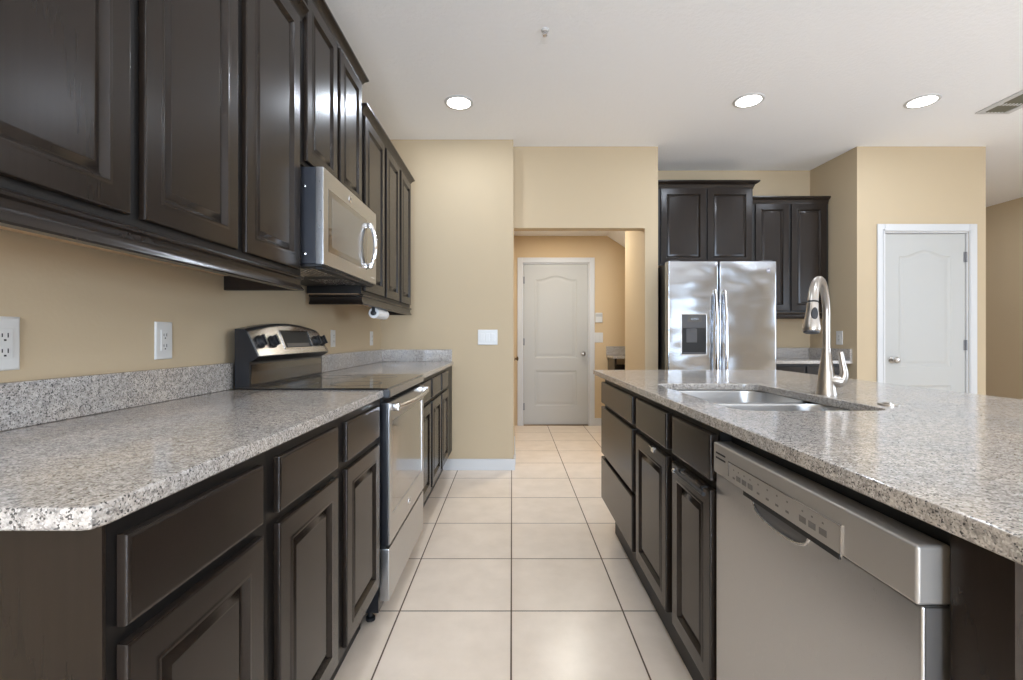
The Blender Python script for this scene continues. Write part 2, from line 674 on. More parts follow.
for y in (-1.5, -0.39, 0.73, 1.84):
    box(bm, RIGHT + 0.03, RIGHT + 0.09, y, y + 0.06, 0.6, 2.3)
for z in (0.6, 1.42, 2.24):
    box(bm, RIGHT + 0.03, RIGHT + 0.09, -1.5, 1.9, z, z + 0.06)
obj('window_frame', bm, 'trim', w)
bm = B(); box(bm, RIGHT + 0.058, RIGHT + 0.063, -1.48, 1.88, 0.62, 2.28); obj('pane', bm, 'glass', w)
# hall beyond the opening
HLX = 0.018
DX0, DX1, DTOP = 0.135, 0.985, 2.072
bm = B(); box(bm, HLX - 0.11, HLX, FAR + 0.146, HALLB + 0.11, 0, CEIL); struct('wall_hall_left', bm, 'hallwall')
bm = B()
box(bm, HLX, DX0, HALLB, HALLB + 0.11, 0, CEIL); box(bm, DX1, 2.9, HALLB, HALLB + 0.11, 0, CEIL); box(bm, DX0, DX1, HALLB, HALLB + 0.11, DTOP, CEIL)
struct('wall_hall_back', bm, 'hallwall', 'tan hall wall tinted for warm light, around the white door')
bm = B(); box(bm, 2.8, 2.9, 4.86, HALLB, 0, CEIL); struct('wall_hall_right', bm, 'hallwall')
bm = B()
box(bm, HLX + 0.001, 1.163, HEAD + 0.117, HALLB - 0.001, HALLC, HALLC + 0.05)
prism(bm, [(1.163, 4.852, HALLC), (1.21, 4.852, HALLC), (2.30, 4.852, HALLC - 0.70), (2.30, 4.852, HALLC - 0.62), (1.21, 4.852, HALLC + 0.05), (1.163, 4.852, HALLC + 0.05)], (0, HALLB - 4.853, 0))
struct('ceiling_hall', bm, 'ceiling', 'white hall ceiling with a sloped side')
bm = B(); box(bm, DX0 - 0.2, DX1 + 0.2, HALLB + 0.2, HALLB + 0.25, 0, CEIL); struct('wall_outside_door', bm, 'wall')

# baseboards
BBH = 0.095
def baseboard(name, x0, x1, y0, y1):
    bm = B(); box(bm, x0, x1, y0, y1, 0, BBH, 0.004); struct(name, bm, 'trim', None)
baseboard('baseboard_far', -0.586, 0.0265, FAR - 0.014, FAR - 0.0005)
baseboard('baseboard_far_end', 0.0125, 0.0265, FAR, FAR + 0.144)
baseboard('baseboard_hall_back', DX1 + 0.066, 1.2, HALLB - 0.014, HALLB - 0.0005)
baseboard('baseboard_hall_left', HLX + 0.0005, HLX + 0.014, FAR + 0.15, 4.9)
baseboard('baseboard_pantry', 4.065, 4.150, HEAD - 0.014, HEAD - 0.0005)
baseboard('baseboard_right', RIGHT - 0.014, RIGHT - 0.0005, 1.0, 6.99)
baseboard('baseboard_pillar', 1.151, 1.1645, HEAD, 4.85)


# ------------------------------------------------------------------ interior doors: two moulded panels, the upper one arched
def arch_shape(u):
    return 0.5 * (1 + math.cos(PI * u / 0.86)) if abs(u) < 0.86 else 0.0


def moulded_door_mesh(bm, x0, x1, z0, z1, yf, t):
    """Door slab facing -Y at yf, t thick."""
    w = x1 - x0
    N = 28
    st = w * 0.175
    px0, px1 = x0 + st, x1 - st
    rise = 0.050

    def outline(zb, zt, arch, d, y):
        xs = [px0 + d + (px1 - px0 - 2 * d) * i / N for i in range(N + 1)]
        low = [V(x, y, zb + d) for x in xs]
        up = []
        for x in xs:
            u = (x - (px0 + px1) / 2) / ((px1 - px0) / 2 - d)
            up.append(V(x, y, zt - d + (rise * arch_shape(u) if arch else 0)))
        return low, up
    zl0, zl1 = z0 + 0.235, z0 + 0.685
    zu0, zu1 = z0 + 0.850, z1 - 0.196
    panels = []
    for zb, zt, ar in ((zl0, zl1, False), (zu0, zu1, True)):
        rows = []
        for d, dy in ((0, 0), (0.008, 0.006), (0.020, 0.0085), (0.034, 0.0085), (0.058, 0.001)):
            lo, up = outline(zb, zt, ar, d, yf + dy)
            rows.append(lo + up[::-1])
        loft(bm, rows, False, True)
        panels.append(outline(zb, zt, ar, 0, yf))
    q = lambda *p: bm.faces.new([bm.verts.new(v) for v in p])
    q(V(x0, yf, z0), V(px0, yf, z0), V(px0, yf, z1), V(x0, yf, z1))
    q(V(px1, yf, z0), V(x1, yf, z0), V(x1, yf, z1), V(px1, yf, z1))
    for i in range(N):
        a, b = panels[0][0][i], panels[0][0][i + 1]
        q(V(a.x, yf, z0), V(b.x, yf, z0), b, a)
        a2, b2 = panels[0][1][i], panels[0][1][i + 1]
        a3, b3 = panels[1][0][i], panels[1][0][i + 1]
        q(a2, b2, b3, a3)
        a4, b4 = panels[1][1][i], panels[1][1][i + 1]
        q(a4, b4, V(b4.x, yf, z1), V(a4.x, yf, z1))
    bmesh.ops.remove_doubles(bm, verts=bm.verts[:], dist=1e-5)
    bm.normal_update()
    for f in bm.faces:
        if f.normal.y > 0:
            f.normal_flip()
    # edges and back
    c = [V(x0, yf, z0), V(x1, yf, z0), V(x1, yf, z1), V(x0, yf, z1)]
    e = [p + V(0, t, 0) for p in c]
    for i in range(4):
        j = (i + 1) % 4
        q(c[i], c[j], e[j], e[i])
    q(*e)
    return bm


def casing(bm, x0, x1, zt, yw, cw=0.066, face=0.016):
    for a, b, c_, d in ((x0 - cw, x0, 0, zt + cw), (x1, x1 + cw, 0, zt + cw), (x0, x1, zt, zt + cw)):
        box(bm, a, b, yw - face, yw - 0.0005, c_, d, 0.004)
        # inner bead of the casing profile
    box(bm, x0 - 0.020, x0 - 0.006, yw - face - 0.005, yw - face, 0, zt + 0.02, 0.002)
    box(bm, x1 + 0.006, x1 + 0.020, yw - face - 0.005, yw - face, 0, zt + 0.02, 0.002)
    box(bm, x0 - 0.020, x1 + 0.020, yw - face - 0.005, yw - face, zt + 0.006, zt + 0.020, 0.002)


def interior_door(name, label, x0, x1, zt, yw, hinge_right, n_hinges, knob_x, knob_z):
    r = structure_root(name, ((x0 + x1) / 2, yw, 0), label)
    bm = B(); casing(bm, x0, x1, zt, yw); obj('casing', bm, 'trim', r)
    bm = B()
    for a, b in ((x0, x0 + 0.012), (x1 - 0.012, x1)):
        box(bm, a, b, yw + 0.0, yw + 0.11, 0, zt)
    box(bm, x0 + 0.012, x1 - 0.012, yw, yw + 0.11, zt - 0.012, zt)
    obj('jamb', bm, 'trim', r)
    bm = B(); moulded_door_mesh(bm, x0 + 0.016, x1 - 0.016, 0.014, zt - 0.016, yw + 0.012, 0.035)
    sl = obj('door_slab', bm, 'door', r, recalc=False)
    bm = B()
    lathe(bm, [(0.031, 0), (0.031, 0.004), (0.026, 0.010), (0.012, 0.013), (0.011, 0.030), (0.020, 0.036), (0.027, 0.046), (0.028, 0.056), (0.022, 0.066), (0.008, 0.071)], (knob_x, yw + 0.012, knob_z), (0, -1, 0))
    obj('knob', bm, 'nickel', sl, 'round satin nickel knob')
    hx = x1 - 0.014 if hinge_right else x0 + 0.014
    for k in range(n_hinges):
        z = (0.24, zt / 2 + 0.03, zt - 0.22)[k] if n_hinges == 3 else (0.95, zt - 0.24)[k]
        bm = B()
        tube(bm, [(hx, yw + 0.004, z - 0.045), (hx, yw + 0.004, z + 0.045)], 0.0075, 10)
        box(bm, hx - 0.017, hx + 0.014, yw + 0.009, yw + 0.012, z - 0.045, z + 0.045)
        obj('hinge', bm, 'hinge_grey', r)
    bm = B(); box(bm, x0 + 0.012, x1 - 0.012, yw - 0.012, yw + 0.10, 0, 0.012, 0.003)
    obj('threshold', bm, 'brass', r)
    return r


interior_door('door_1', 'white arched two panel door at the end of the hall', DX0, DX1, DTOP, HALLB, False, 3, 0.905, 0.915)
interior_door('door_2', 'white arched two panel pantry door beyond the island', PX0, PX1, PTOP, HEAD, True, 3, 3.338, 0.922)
# flush door in the hall's left wall, seen edge on
r = structure_root('door_3', (HLX, 5.35, 0), 'door in the left wall of the hall')
bm = B()
box(bm, HLX + 0.0005, HLX + 0.008, 5.00, 5.70, 0.012, 2.05)
sl = obj('door_slab', bm, 'wall', r)
bm = B(); lathe(bm, [(0.028, 0), (0.026, 0.006), (0.011, 0.010), (0.011, 0.022), (0.024, 0.034), (0.025, 0.044), (0.008, 0.052)], (HLX + 0.008, 5.55, 0.872), (1, 0, 0)); obj('knob', bm, 'brass', sl, 'bronze knob')


# ------------------------------------------------------------------ cabinets
Lb = lambda u, n, z: V(-0.507 + n, u, z)        # left base run, frame plane at X -0.512
Lu = lambda u, n, z: V(-0.811 + n, u, z)        # left wall cabinets
Is = lambda u, n, z: V(0.532 - n, u, z)         # island, facing the aisle
Fr = lambda u, n, z: V(u, 4.375 - n, z)         # cabinet over the refrigerator
Rc = lambda u, n, z: V(u, 4.430 - n, z)         # wall cabinet right of the refrigerator
Rb = lambda u, n, z: V(u, 4.195 - n, z)         # base cabinet right of the refrigerator

BASE_TOP = 0.885
DR0, DR1 = 0.745, 0.863
DO0, DO1 = 0.190, 0.722


def base_cabinet(label, frame, u0, u1, cols, depth, group, back=0.0, end=None, kick=0.075, bottom=0.165, dr=(DR0, DR1), do=(DO0, DO1), name='base_cabinet'):
    a = frame((u0 + u1) / 2, -depth / 2, 0)
    t = thing(name, label, 'cabinet', a, group)
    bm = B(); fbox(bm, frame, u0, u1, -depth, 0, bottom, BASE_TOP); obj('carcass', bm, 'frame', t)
    bm = B(); fbox(bm, frame, u0, u1, -depth, -kick, 0.0, bottom); obj('toe_kick', bm, 'toe', t)
    for c in cols:
        bm = B(); drawer_slab(bm, frame, c[0], c[1], *dr); obj('drawer_front', bm, 'cabinet', t)
        bm = B(); door_front(bm, frame, c[0], c[1], *do); obj('door', bm, 'cabinet', t)
    return t


CROWN = 0.042
def crown_prof(z, h=CROWN, out=0.034):
    return [(-0.012, z - 0.012), (0.004, z - 0.012), (0.006, z), (0.010, z + h * 0.15), (0.016, z + h * 0.42), (out * 0.75, z + h * 0.62), (out * 0.86, z + h * 0.70), (out, z + h * 0.78), (out, z + h), (-0.012, z + h)]


def rail_prof(z):
    return [(-0.014, z), (0.010, z), (0.013, z - 0.004), (0.012, z - 0.009), (0.005, z - 0.013), (0.002, z - 0.024), (0.004, z - 0.036), (0.010, z - 0.044), (0.013, z - 0.050), (0.010, z - 0.054), (-0.014, z - 0.054)]


def wall_cabinet(label, frame, u0, u1, doors, z0, z1, depth, group, crown_path=None, rail_path=None, crown_h=CROWN, crown_out=0.034, dz=(0.022, 0.012), name='wall_cabinet'):
    a = frame((u0 + u1) / 2, -depth / 2, z0)
    t = thing(name, label, 'cabinet', a, group)
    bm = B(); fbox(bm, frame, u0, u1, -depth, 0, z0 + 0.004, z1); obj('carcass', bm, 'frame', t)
    bm = B(); fbox(bm, frame, u0 + 0.001, u1 - 0.001, -depth, -0.016, z0, z0 + 0.0035); obj('bottom_board', bm, 'underside', t, 'unstained wood underside')
    for c in doors:
        bm = B(); door_front(bm, frame, c[0], c[1], z0 + dz[0], z1 - dz[1]); obj('door', bm, 'cabinet', t)
    if crown_path:
        bm = B(); sweep(bm, frame, crown_path, crown_prof(z1, crown_h, crown_out)); obj('crown_moulding', bm, 'cabinet', t)
    if rail_path:
        bm = B(); sweep(bm, frame, rail_path, rail_prof(z0)); obj('light_rail', bm, 'cabinet', t)
    return t


RY0, RY1 = 1.815, 2.520      # range span
G = 'lower cabinets along the left wall'
t = base_cabinet('dark lower cabinet at the near end of the left counter, with exposed end panel', Lb, 0.588, 0.967, [(0.603, 0.936)], 0.575, G)
bm = B()
box(bm, -1.087, -0.507, 0.5845, 0.5875, 0, BASE_TOP)
obj('end_panel', bm, 'cabinet', t)
bm = B(); box(bm, -0.529, -0.507, 0.5825, 0.5845, 0, BASE_TOP); obj('end_stile', bm, 'cabinet', t)
base_cabinet('dark lower cabinet in the middle of the near left run, between two others', Lb, 0.9675, 1.371, [(0.999, 1.337)], 0.575, G)
base_cabinet('dark lower cabinet touching the near side of the range', Lb, 1.3715, 1.808, [(1.406, 1.752)], 0.575, G)
base_cabinet('dark lower cabinet touching the far side of the range', Lb, 2.528, 2.887, [(2.550, 2.855)], 0.575, G)
base_cabinet('dark two door lower cabinet against the far wall with the switch plate', Lb, 2.8875, FAR - 0.003, [(2.920, 3.257), (3.327, 3.640)], 0.575, G)

G = 'wall cabinets above the left counter'
UZ0, UZ1 = 1.350, 2.336
wall_cabinet('dark wall cabinet highest up in the near left corner, cut by the picture edge', Lu, 0.566, 1.002, [(0.610, 0.985)], UZ0, UZ1, 0.29, G, [(0.566, -0.28), (0.566, 0), (1.002, 0)], [(0.566, -0.28), (0.566, 0), (1.002, 0)])
wall_cabinet('dark wall cabinet above the outlet, second from the microwave', Lu, 1.0022, 1.392, [(1.022, 1.372)], UZ0, UZ1, 0.29, G, [(1.0022, 0), (1.392, 0)], [(1.0022, 0), (1.392, 0)])
wall_cabinet('dark wall cabinet touching the near side of the microwave', Lu, 1.3922, 1.806, [(1.412, 1.772)], UZ0, UZ1, 0.29, G, [(1.3922, 0), (1.806, 0)], [(1.3922, 0), (1.797, 0), (1.797, -0.28)])
wall_cabinet('raised dark two door cabinet directly above the microwave', Lu, RY0 - 0.007, RY1 + 0.006, [(1.832, 2.150), (2.186, 2.500)], 1.782, 2.474, 0.29, G, [(RY0 - 0.007, -0.28), (RY0 - 0.007, 0), (RY1 + 0.006, 0), (RY1 + 0.006, -0.28)], None)
wall_cabinet('narrow dark wall cabinet touching the far side of the microwave', Lu, 2.528, 2.968, [(2.560, 2.945)], UZ0, UZ1, 0.29, G, [(2.528, 0), (2.968, 0)], [(2.540, -0.28), (2.540, 0), (2.968, 0)])
wall_cabinet('dark two door wall cabinet at the far end, near the tan wall', Lu, 2.9682, 3.735, [(2.998, 3.335), (3.392, 3.715)], UZ0, UZ1, 0.29, G, [(2.9682, 0), (3.735, 0), (3.735, -0.28)], [(2.9682, 0), (3.735, 0), (3.735, -0.28)])

G = 'dark cabinets around the refrigerator'
wall_cabinet('dark two door cabinet above the refrigerator', Fr, 1.285, 2.235, [(1.378, 1.798), (1.812, 2.222)], 1.785, 2.512, 0.335, G, [(1.285, 0), (2.235, 0), (2.235, -0.28)], None, 0.056, 0.048)
wall_cabinet('tall dark two door wall cabinet between refrigerator and pantry wall', Rc, 2.255, 2.972, [(2.285, 2.598), (2.622, 2.950)], 1.350, 2.385, 0.275, G, [(2.255, -0.25), (2.255, 0), (2.972, 0)], [(2.255, 0), (2.972, 0)], 0.054, 0.042)
base_cabinet('dark lower cabinet under the small counter beside the refrigerator', Rb, 2.255, 2.975, [(2.285, 2.598), (2.622, 2.950)], 0.50, G)

# counters on the left
CT0, CT1 = 0.8865, 0.915
EDGE = -0.494
def ccw(p):
    return p
bm = B()
slab(bm, [(-1.1085, 0.556), (EDGE - 0.018, 0.556), (EDGE - 0.006, 0.560), (EDGE, 0.580), (EDGE, RY0 - 0.005), (-1.1085, RY0 - 0.005)], CT0, CT1)
tag(obj('countertop', bm, 'granite'), 'speckled grey granite countertop on the left, nearest the viewer', 'countertop', 'granite worktops')
bm = B()
slab(bm, [(-1.1085, RY1 + 0.006), (EDGE, RY1 + 0.006), (EDGE, FAR - 0.002), (-1.1085, FAR - 0.002)], CT0, CT1)
tag(obj('countertop', bm, 'granite'), 'speckled granite countertop between the range and far wall', 'countertop', 'granite worktops')
BS1 = 1.018
bm = B(); box(bm, -1.111, -1.090, 0.556, RY0 + 0.030, CT1 + 0.0005, BS1, 0.003); tag(obj('backsplash', bm, 'granite'), 'granite backsplash strip on the left wall before the range', 'backsplash', 'granite backsplashes')
bm = B(); box(bm, -1.111, -1.090, RY1 - 0.03, FAR - 0.022, CT1 + 0.0005, BS1, 0.003); tag(obj('backsplash', bm, 'granite'), 'granite backsplash strip on the left wall beyond the range', 'backsplash', 'granite backsplashes')
bm = B(); box(bm, -1.111, EDGE - 0.012, FAR - 0.0215, FAR - 0.0005, CT1 + 0.0005, BS1, 0.003); tag(obj('backsplash', bm, 'granite'), 'granite backsplash strip on the far wall beside the switch plate', 'backsplash', 'granite backsplashes')
# small counter right of the refrigerator
bm = B(); slab(bm, [(2.252, 4.165), (3.010, 4.165), (2.978, ALC - 0.002), (2.252, ALC - 0.002)], CT0, CT1); tag(obj('countertop', bm, 'granite'), 'small granite countertop in the corner right of the refrigerator', 'countertop', 'granite worktops')
bm = B(); box(bm, 2.252, 2.958, ALC - 0.0215, ALC - 0.0005, CT1 + 0.0005, BS1, 0.003); tag(obj('backsplash', bm, 'granite'), 'granite backsplash behind the small corner counter', 'backsplash', 'granite backsplashes')
bm = B(); prism(bm, [(2.962, ALC - 0.002, CT1 + 0.0005), (2.983, ALC - 0.002, CT1 + 0.0005), (3.0165, 4.175, CT1 + 0.0005), (2.995, 4.175, CT1 + 0.0005)], (0, 0, BS1 - CT1 - 0.0005)); tag(obj('backsplash', bm, 'granite'), 'granite side backsplash under the outlet right of the faucet', 'backsplash', 'granite backsplashes')


# ------------------------------------------------------------------ island
IX0, IX1, IY0, IY1 = 0.511, 1.663, 0.455, 2.965
HX0, HX1, HY0, HY1 = 0.628, 1.066, 1.30, 2.065
def sink_outline(d=0.0, k=8):
    # straight on the aisle side, bowed towards the faucet on the other
    pts = round_rect(HX0, HX1, HY0, HY1, 0.055, k)
    out = []
    for x, y in pts:
        f = (y - (HY0 + HY1) / 2) / ((HY1 - HY0) / 2)
        if x > (HX0 + HX1) / 2:
            x += 0.020 * (1 - f * f) - 0.012
        out.append((x, y))
    return offset_poly(out, d) if d else out
bm = B()
slab(bm, [(IX0, IY0), (IX1, IY0), (IX1, IY1), (IX0, IY1)], CT0, CT1, hole=sink_outline())
tag(obj('countertop', bm, 'granite'), 'large granite island countertop with sink cutout', 'countertop', 'granite worktops')

G = 'island cabinets'
t = thing('base_cabinet', 'dark drawer cabinet with three plain drawers at the far end of the island', 'cabinet', (0.9, 2.35, 0), G)
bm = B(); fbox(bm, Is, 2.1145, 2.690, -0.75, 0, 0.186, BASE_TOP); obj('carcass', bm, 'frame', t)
bm = B(); fbox(bm, Is, 2.1145, 2.690, -0.75, -0.058, 0, 0.186); obj('toe_kick', bm, 'toe', t)
for z0, z1 in ((0.747, 0.866), (0.462, 0.727), (0.206, 0.442)):
    bm = B(); drawer_slab(bm, Is, 2.000, 2.690, z0, z1, 0.022); obj('drawer_front', bm, 'cabinet', t)
t = thing('base_cabinet', 'dark two door sink cabinet beside the dishwasher, small catches on its doors', 'cabinet', (0.9, 1.58, 0), G)
bm = B()
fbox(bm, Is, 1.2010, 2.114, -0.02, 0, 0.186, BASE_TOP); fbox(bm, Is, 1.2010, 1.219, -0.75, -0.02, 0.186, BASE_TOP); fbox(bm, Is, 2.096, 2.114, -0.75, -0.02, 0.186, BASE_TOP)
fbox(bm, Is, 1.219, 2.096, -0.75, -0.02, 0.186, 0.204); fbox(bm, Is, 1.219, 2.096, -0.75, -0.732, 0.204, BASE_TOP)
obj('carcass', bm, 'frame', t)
bm = B(); fbox(bm, Is, 1.2010, 2.114, -0.75, -0.058, 0, 0.186); obj('toe_kick', bm, 'toe', t)
for c in ((1.560, 1.940), (1.212, 1.502)):
    bm = B(); drawer_slab(bm, Is, c[0], c[1], 0.747, 0.866, 0.022); obj('drawer_front', bm, 'cabinet', t)
    bm = B(); door_front(bm, Is, c[0], c[1], 0.206, 0.722, 0.055, 0.022); dd = obj('door', bm, 'cabinet', t)
    cy = 1.70 if c[0] > 1.5 else 1.325
    bm = B()
    if c[0] > 1.5:
        box(bm, 0.498, 0.513, cy - 0.014, cy + 0.014, 0.7225, 0.725); box(bm, 0.505, 0.508, cy - 0.014, cy + 0.014, 0.704, 0.725)
        obj('catch', bm, 'chrome', dd, 'small chrome hook over the door top')
    else:
        for yy in (cy - 0.085, cy + 0.075):
            box(bm, 0.498, 0.513, yy - 0.006, yy + 0.006, 0.7225, 0.725)
            box(bm, 0.497, 0.500, yy - 0.006, yy + 0.006, 0.708, 0.725)
        tube(bm, [(0.494, cy - 0.11, 0.712), (0.494, cy + 0.10, 0.712)], 0.0055, 10)
        obj('towel_bar', bm, 'blackmat', dd, 'slim dark bar hooked over the door top')
        bm = B(); lathe(bm, [(0.0075, 0), (0.0085, 0.004), (0.0075, 0.012)], (0.494, cy + 0.098, 0.712), (0, 1, 0)); obj('end_cap', bm, 'chrome', dd, 'chrome bar end')
# island body behind the cabinets, near end panel and bar side
t = thing('island_end_cabinet', 'dark island end panel at the near side of the dishwasher', 'cabinet', (0.95, 0.55, 0), G)
bm = B(); box(bm, 0.540, 1.30, 0.508, 0.580, 0, BASE_TOP); obj('end_panel', bm, 'cabinet', t)
for xa in (0.540, 1.24):
    bm = B(); box(bm, xa, xa + 0.06, 0.5055, 0.508, 0.0, BASE_TOP); obj('stile', bm, 'cabinet', t)
bm = B(); box(bm, 1.283, 1.30, 0.580, 2.690, 0, BASE_TOP); obj('back_panel', bm, 'cabinet', t)

# sink: two bowls under the granite
t = thing('kitchen_sink', 'double bowl stainless undermount sink in the island', 'sink', (0.85, 1.67, 0.68))
def bowl(y0, y1):
    bm = B()
    loops = []
    for ins, z, r in ((-0.024, 0.8855, 0.10), (-0.024, 0.8835, 0.10), (0.004, 0.8835, 0.085), (0.006, 0.876, 0.085), (0.014, 0.74, 0.075), (0.022, 0.712, 0.07), (0.05, 0.700, 0.06), (0.12, 0.697, 0.03)):
        ya, yb = y0 + max(ins, 0.002), y1 - max(ins, 0.002)
        xa, xb = HX0 - 0.004 + ins, HX1 + 0.016 + ins * -1
        if ins < 0:
            ya = y0 + (ins if y0 < 1.4 else 0.001)
            yb = y1 - (ins if y1 > 1.9 else 0.001)
        loops.append([V(x, y, z) for x, y in round_rect(xa, xb, ya, yb, min(r, (yb - ya) / 2 - 0.005, (xb - xa) / 2 - 0.005), 6)])
    loft(bm, loops, False, True)
    for v in list(bm.verts):
        pass
    return bm
YM = 1.665
b1 = obj('bowl', bowl(HY0 - 0.004, YM - 0.012), 'sink', t, sharp=50)
b2 = obj('bowl', bowl(YM + 0.012, HY1 + 0.004), 'sink', t, sharp=50)
bm = B(); box(bm, HX0 + 0.002, HX1 + 0.012, YM - 0.0115, YM + 0.0115, 0.80, 0.881, 0.008, 3); obj('divider', bm, 'sink', t)
for bb, yy in ((b1, 1.475), (b2, 1.86)):
    bm = B(); lathe(bm, [(0.045, 0), (0.045, 0.003), (0.036, 0.004), (0.030, 0.001), (0.004, 0.0015)], (0.86, yy, 0.6975)); obj('drain', bm, 'chrome', bb)

# faucet
FX, FY = 1.113, 1.668
t = thing('faucet', 'brushed nickel pull down gooseneck faucet behind the sink', 'faucet', (FX, FY, CT1))
bm = B()
lathe(bm, [(0.033, 0), (0.033, 0.004), (0.0315, 0.010), (0.0290, 0.03), (0.0250, 0.07), (0.0215, 0.095), (0.0170, 0.125), (0.0140, 0.150), (0.0130, 0.160)], (FX, FY, CT1))
obj('body', bm, 'nickel', t)
HXp, HYp = 0.960, 1.505
d = Vector((HXp - FX, HYp - FY)); reach = d.length; d.normalize()
Rr = reach / 2 * 1.0
zc = 1.309 - Rr
path = [V(FX, FY, CT1 + 0.158), V(FX, FY, 1.12), V(FX, FY, zc - 0.03)]
for i in range(0, 19):
    a = PI * i / 18 * 0.905
    path.append(V(FX + d.x * (Rr - Rr * math.cos(a)), FY + d.y * (Rr - Rr * math.cos(a)), zc + Rr * math.sin(a)))
tip = path[-1]; tdir = ((path[-1] - path[-2]).normalized() + V(0, 0, -0.9)).normalized()
bm = B(); tube(bm, path, [0.0118] * 3 + [0.0118 + 0.0037 * i / 18 for i in range(19)], 20); obj('neck', bm, 'nickel', t)
bm = B(); lathe(bm, [(0.0128, 0), (0.0135, 0.002), (0.0135, 0.008), (0.0122, 0.010)], (FX, FY, CT1 + 0.156)); obj('seam_ring', bm, 'nickel', t)
h0 = tip
sp = B(); lathe(sp, [(0.0150, 0.002), (0.0162, 0.006), (0.0175, 0.03), (0.0205, 0.052), (0.0242, 0.074), (0.0258, 0.087), (0.0258, 0.093), (0.0235, 0.097)], h0, tdir, 28, True, True); sph = obj('spray_head', sp, 'nickel', t)
bm = B(); lathe(bm, [(0.0225, 0.0968), (0.0225, 0.1000), (0.019, 0.1015)], h0, tdir, 28); obj('spray_face', bm, 'greyplastic', sph, 'dark grey spray face')
bm = B(); lathe(bm, [(0.0159, -0.003), (0.0159, 0.0025)], h0, tdir, 28); obj('collar', bm, 'slot', sph, 'thin dark seam')
# rocker button on the face turned to the viewer
side = V(0, -1, 0); side = (side - tdir * side.dot(tdir)).normalized()
side = (side + V(-0.25, 0, 0)).normalized()
bc = h0 + tdir * 0.042 + side * 0.0175
bm = B()
wdir = tdir.cross(side).normalized()
pts = []
loops = []
for k_, (sc_, off) in enumerate(((1.0, -0.006), (1.0, 0.003), (0.85, 0.0045))):
    L = []
    for i in range(24):
        a = 2 * PI * i / 24
        L.append(bc + tdir * (math.sin(a) * 0.021 * sc_) + wdir * (math.cos(a) * 0.0095 * sc_) + side * off)
    loops.append(L)
loft(bm, loops); obj('spray_button', bm, 'blackmat', sph, 'black oval spray button')
# lever at the right
bm = B()
la = V(FX, FY, CT1 + 0.050)
hd = V(0.86, -0.50, 0).normalized()
lathe(bm, [(0.018, 0.0), (0.0215, 0.014), (0.0215, 0.040), (0.019, 0.048)], la, hd + V(0, 0, -0.05)); hub = obj('handle_hub', bm, 'nickel', t)
bm = B()
p0 = la + hd * 0.036
path = []
for i in range(11):
    s = i / 10
    path.append(p0 + hd * (0.016 * math.sin(min(1, s * 2.2) * PI / 2) - 0.020 * max(0, s - 0.45)) + V(0, 0, -0.006 + 0.108 * s ** 1.35))
tube(bm, path, [0.0180, 0.0180, 0.0165, 0.0148, 0.0132, 0.0120, 0.0110, 0.0103, 0.0098, 0.0095, 0.0075], 16); obj('lever', bm, 'nickel', t)

t = thing('air_switch', 'round polished metal push button set in the island granite', 'button', (1.125, 1.405, CT1))
bm = B(); lathe(bm, [(0.028, 0), (0.028, 0.0025), (0.024, 0.004), (0.017, 0.004)], (1.125, 1.405, CT1 + 0.0003)); obj('ring', bm, 'nickel', t)
bm = B(); lathe(bm, [(0.0155, 0.0041), (0.0155, 0.006), (0.013, 0.007), (0.002, 0.0073)], (1.125, 1.405, CT1 + 0.0003)); obj('push_button', bm, 'nickel', t)

# ------------------------------------------------------------------ dishwasher
DY0, DY1 = 0.594, 1.196
DF = 0.518            # door face
t = thing('dishwasher', 'stainless built in dishwasher in the island', 'dishwasher', (0.8, 0.895, 0))
bm = B(); box(bm, 0.560, 1.12, DY0, DY1, 0.10, 0.870); obj('tub', bm, 'blackmat', t)
bm = B(); box(bm, 0.585, 0.70, DY0, DY1, 0.0, 0.10); obj('toe_panel', bm, 'blackmat', t)
bm = B(); box(bm, DF, 0.556, DY0 + 0.001, DY1, 0.105, 0.7755, 0.004, 3); dd = obj('door', bm, 'steel_h', t)
bm = B(); box(bm, DF + 0.004, 0.556, DY0, DY0 + 0.0012, 0.106, 0.774); obj('door_edge', bm, 'edge_grey', dd, 'dark grey door edge')
bm = B(); box(bm, DF - 0.007, 0.556, DY0, DY1, 0.7765, 0.853, 0.005, 3); cp = obj('control_panel', bm, 'silver', t)
CF = DF - 0.007
# raised key strip with a bright outline
bm = B(); box(bm, CF - 0.0015, CF + 0.002, 0.731, 1.106, 0.7785, 0.824, 0.001); obj('key_strip', bm, 'silver', cp, 'flat strip of printed keys')
bm = B()
for y0, y1, z0, z1 in ((0.729, 1.108, 0.8235, 0.8250), (0.7285, 0.7300, 0.776, 0.8250), (1.1070, 1.1085, 0.790, 0.8250)):
    box(bm, CF - 0.0026, CF, y0, y1, z0, z1)
obj('strip_outline', bm, 'chrome', cp, 'bright outline of the key strip')
for k, y in enumerate((0.772, 0.800, 0.826, 0.872, 0.906, 0.940, 0.975, 1.008, 1.034, 1.060, 1.082)):
    bm = B()
    wd = 0.0095 if k in (1, 2, 0, 8, 9, 7) else 0.005
    box(bm, CF - 0.0020, CF - 0.0012, y - wd, y + wd, 0.791, 0.791 + (0.011 if wd > 0.006 else 0.004))
    box(bm, CF - 0.0020, CF - 0.0012, y - 0.002, y + 0.002, 0.810, 0.813)
    obj('key_print', bm, 'mark', cp, 'small grey printed key mark')
for z in (0.8155, 0.8275):
    bm = B(); box(bm, CF - 0.0006, CF + 0.004, 1.128, 1.180, z, z + 0.0042); obj('vent_slot', bm, 'cavity', cp, 'short dark vent slot')
bm = B(); box(bm, CF - 0.0008, CF + 0.003, 0.735, 1.040, 0.7690, 0.7782); obj('finger_gap', bm, 'cavity', dd, 'dark finger gap')
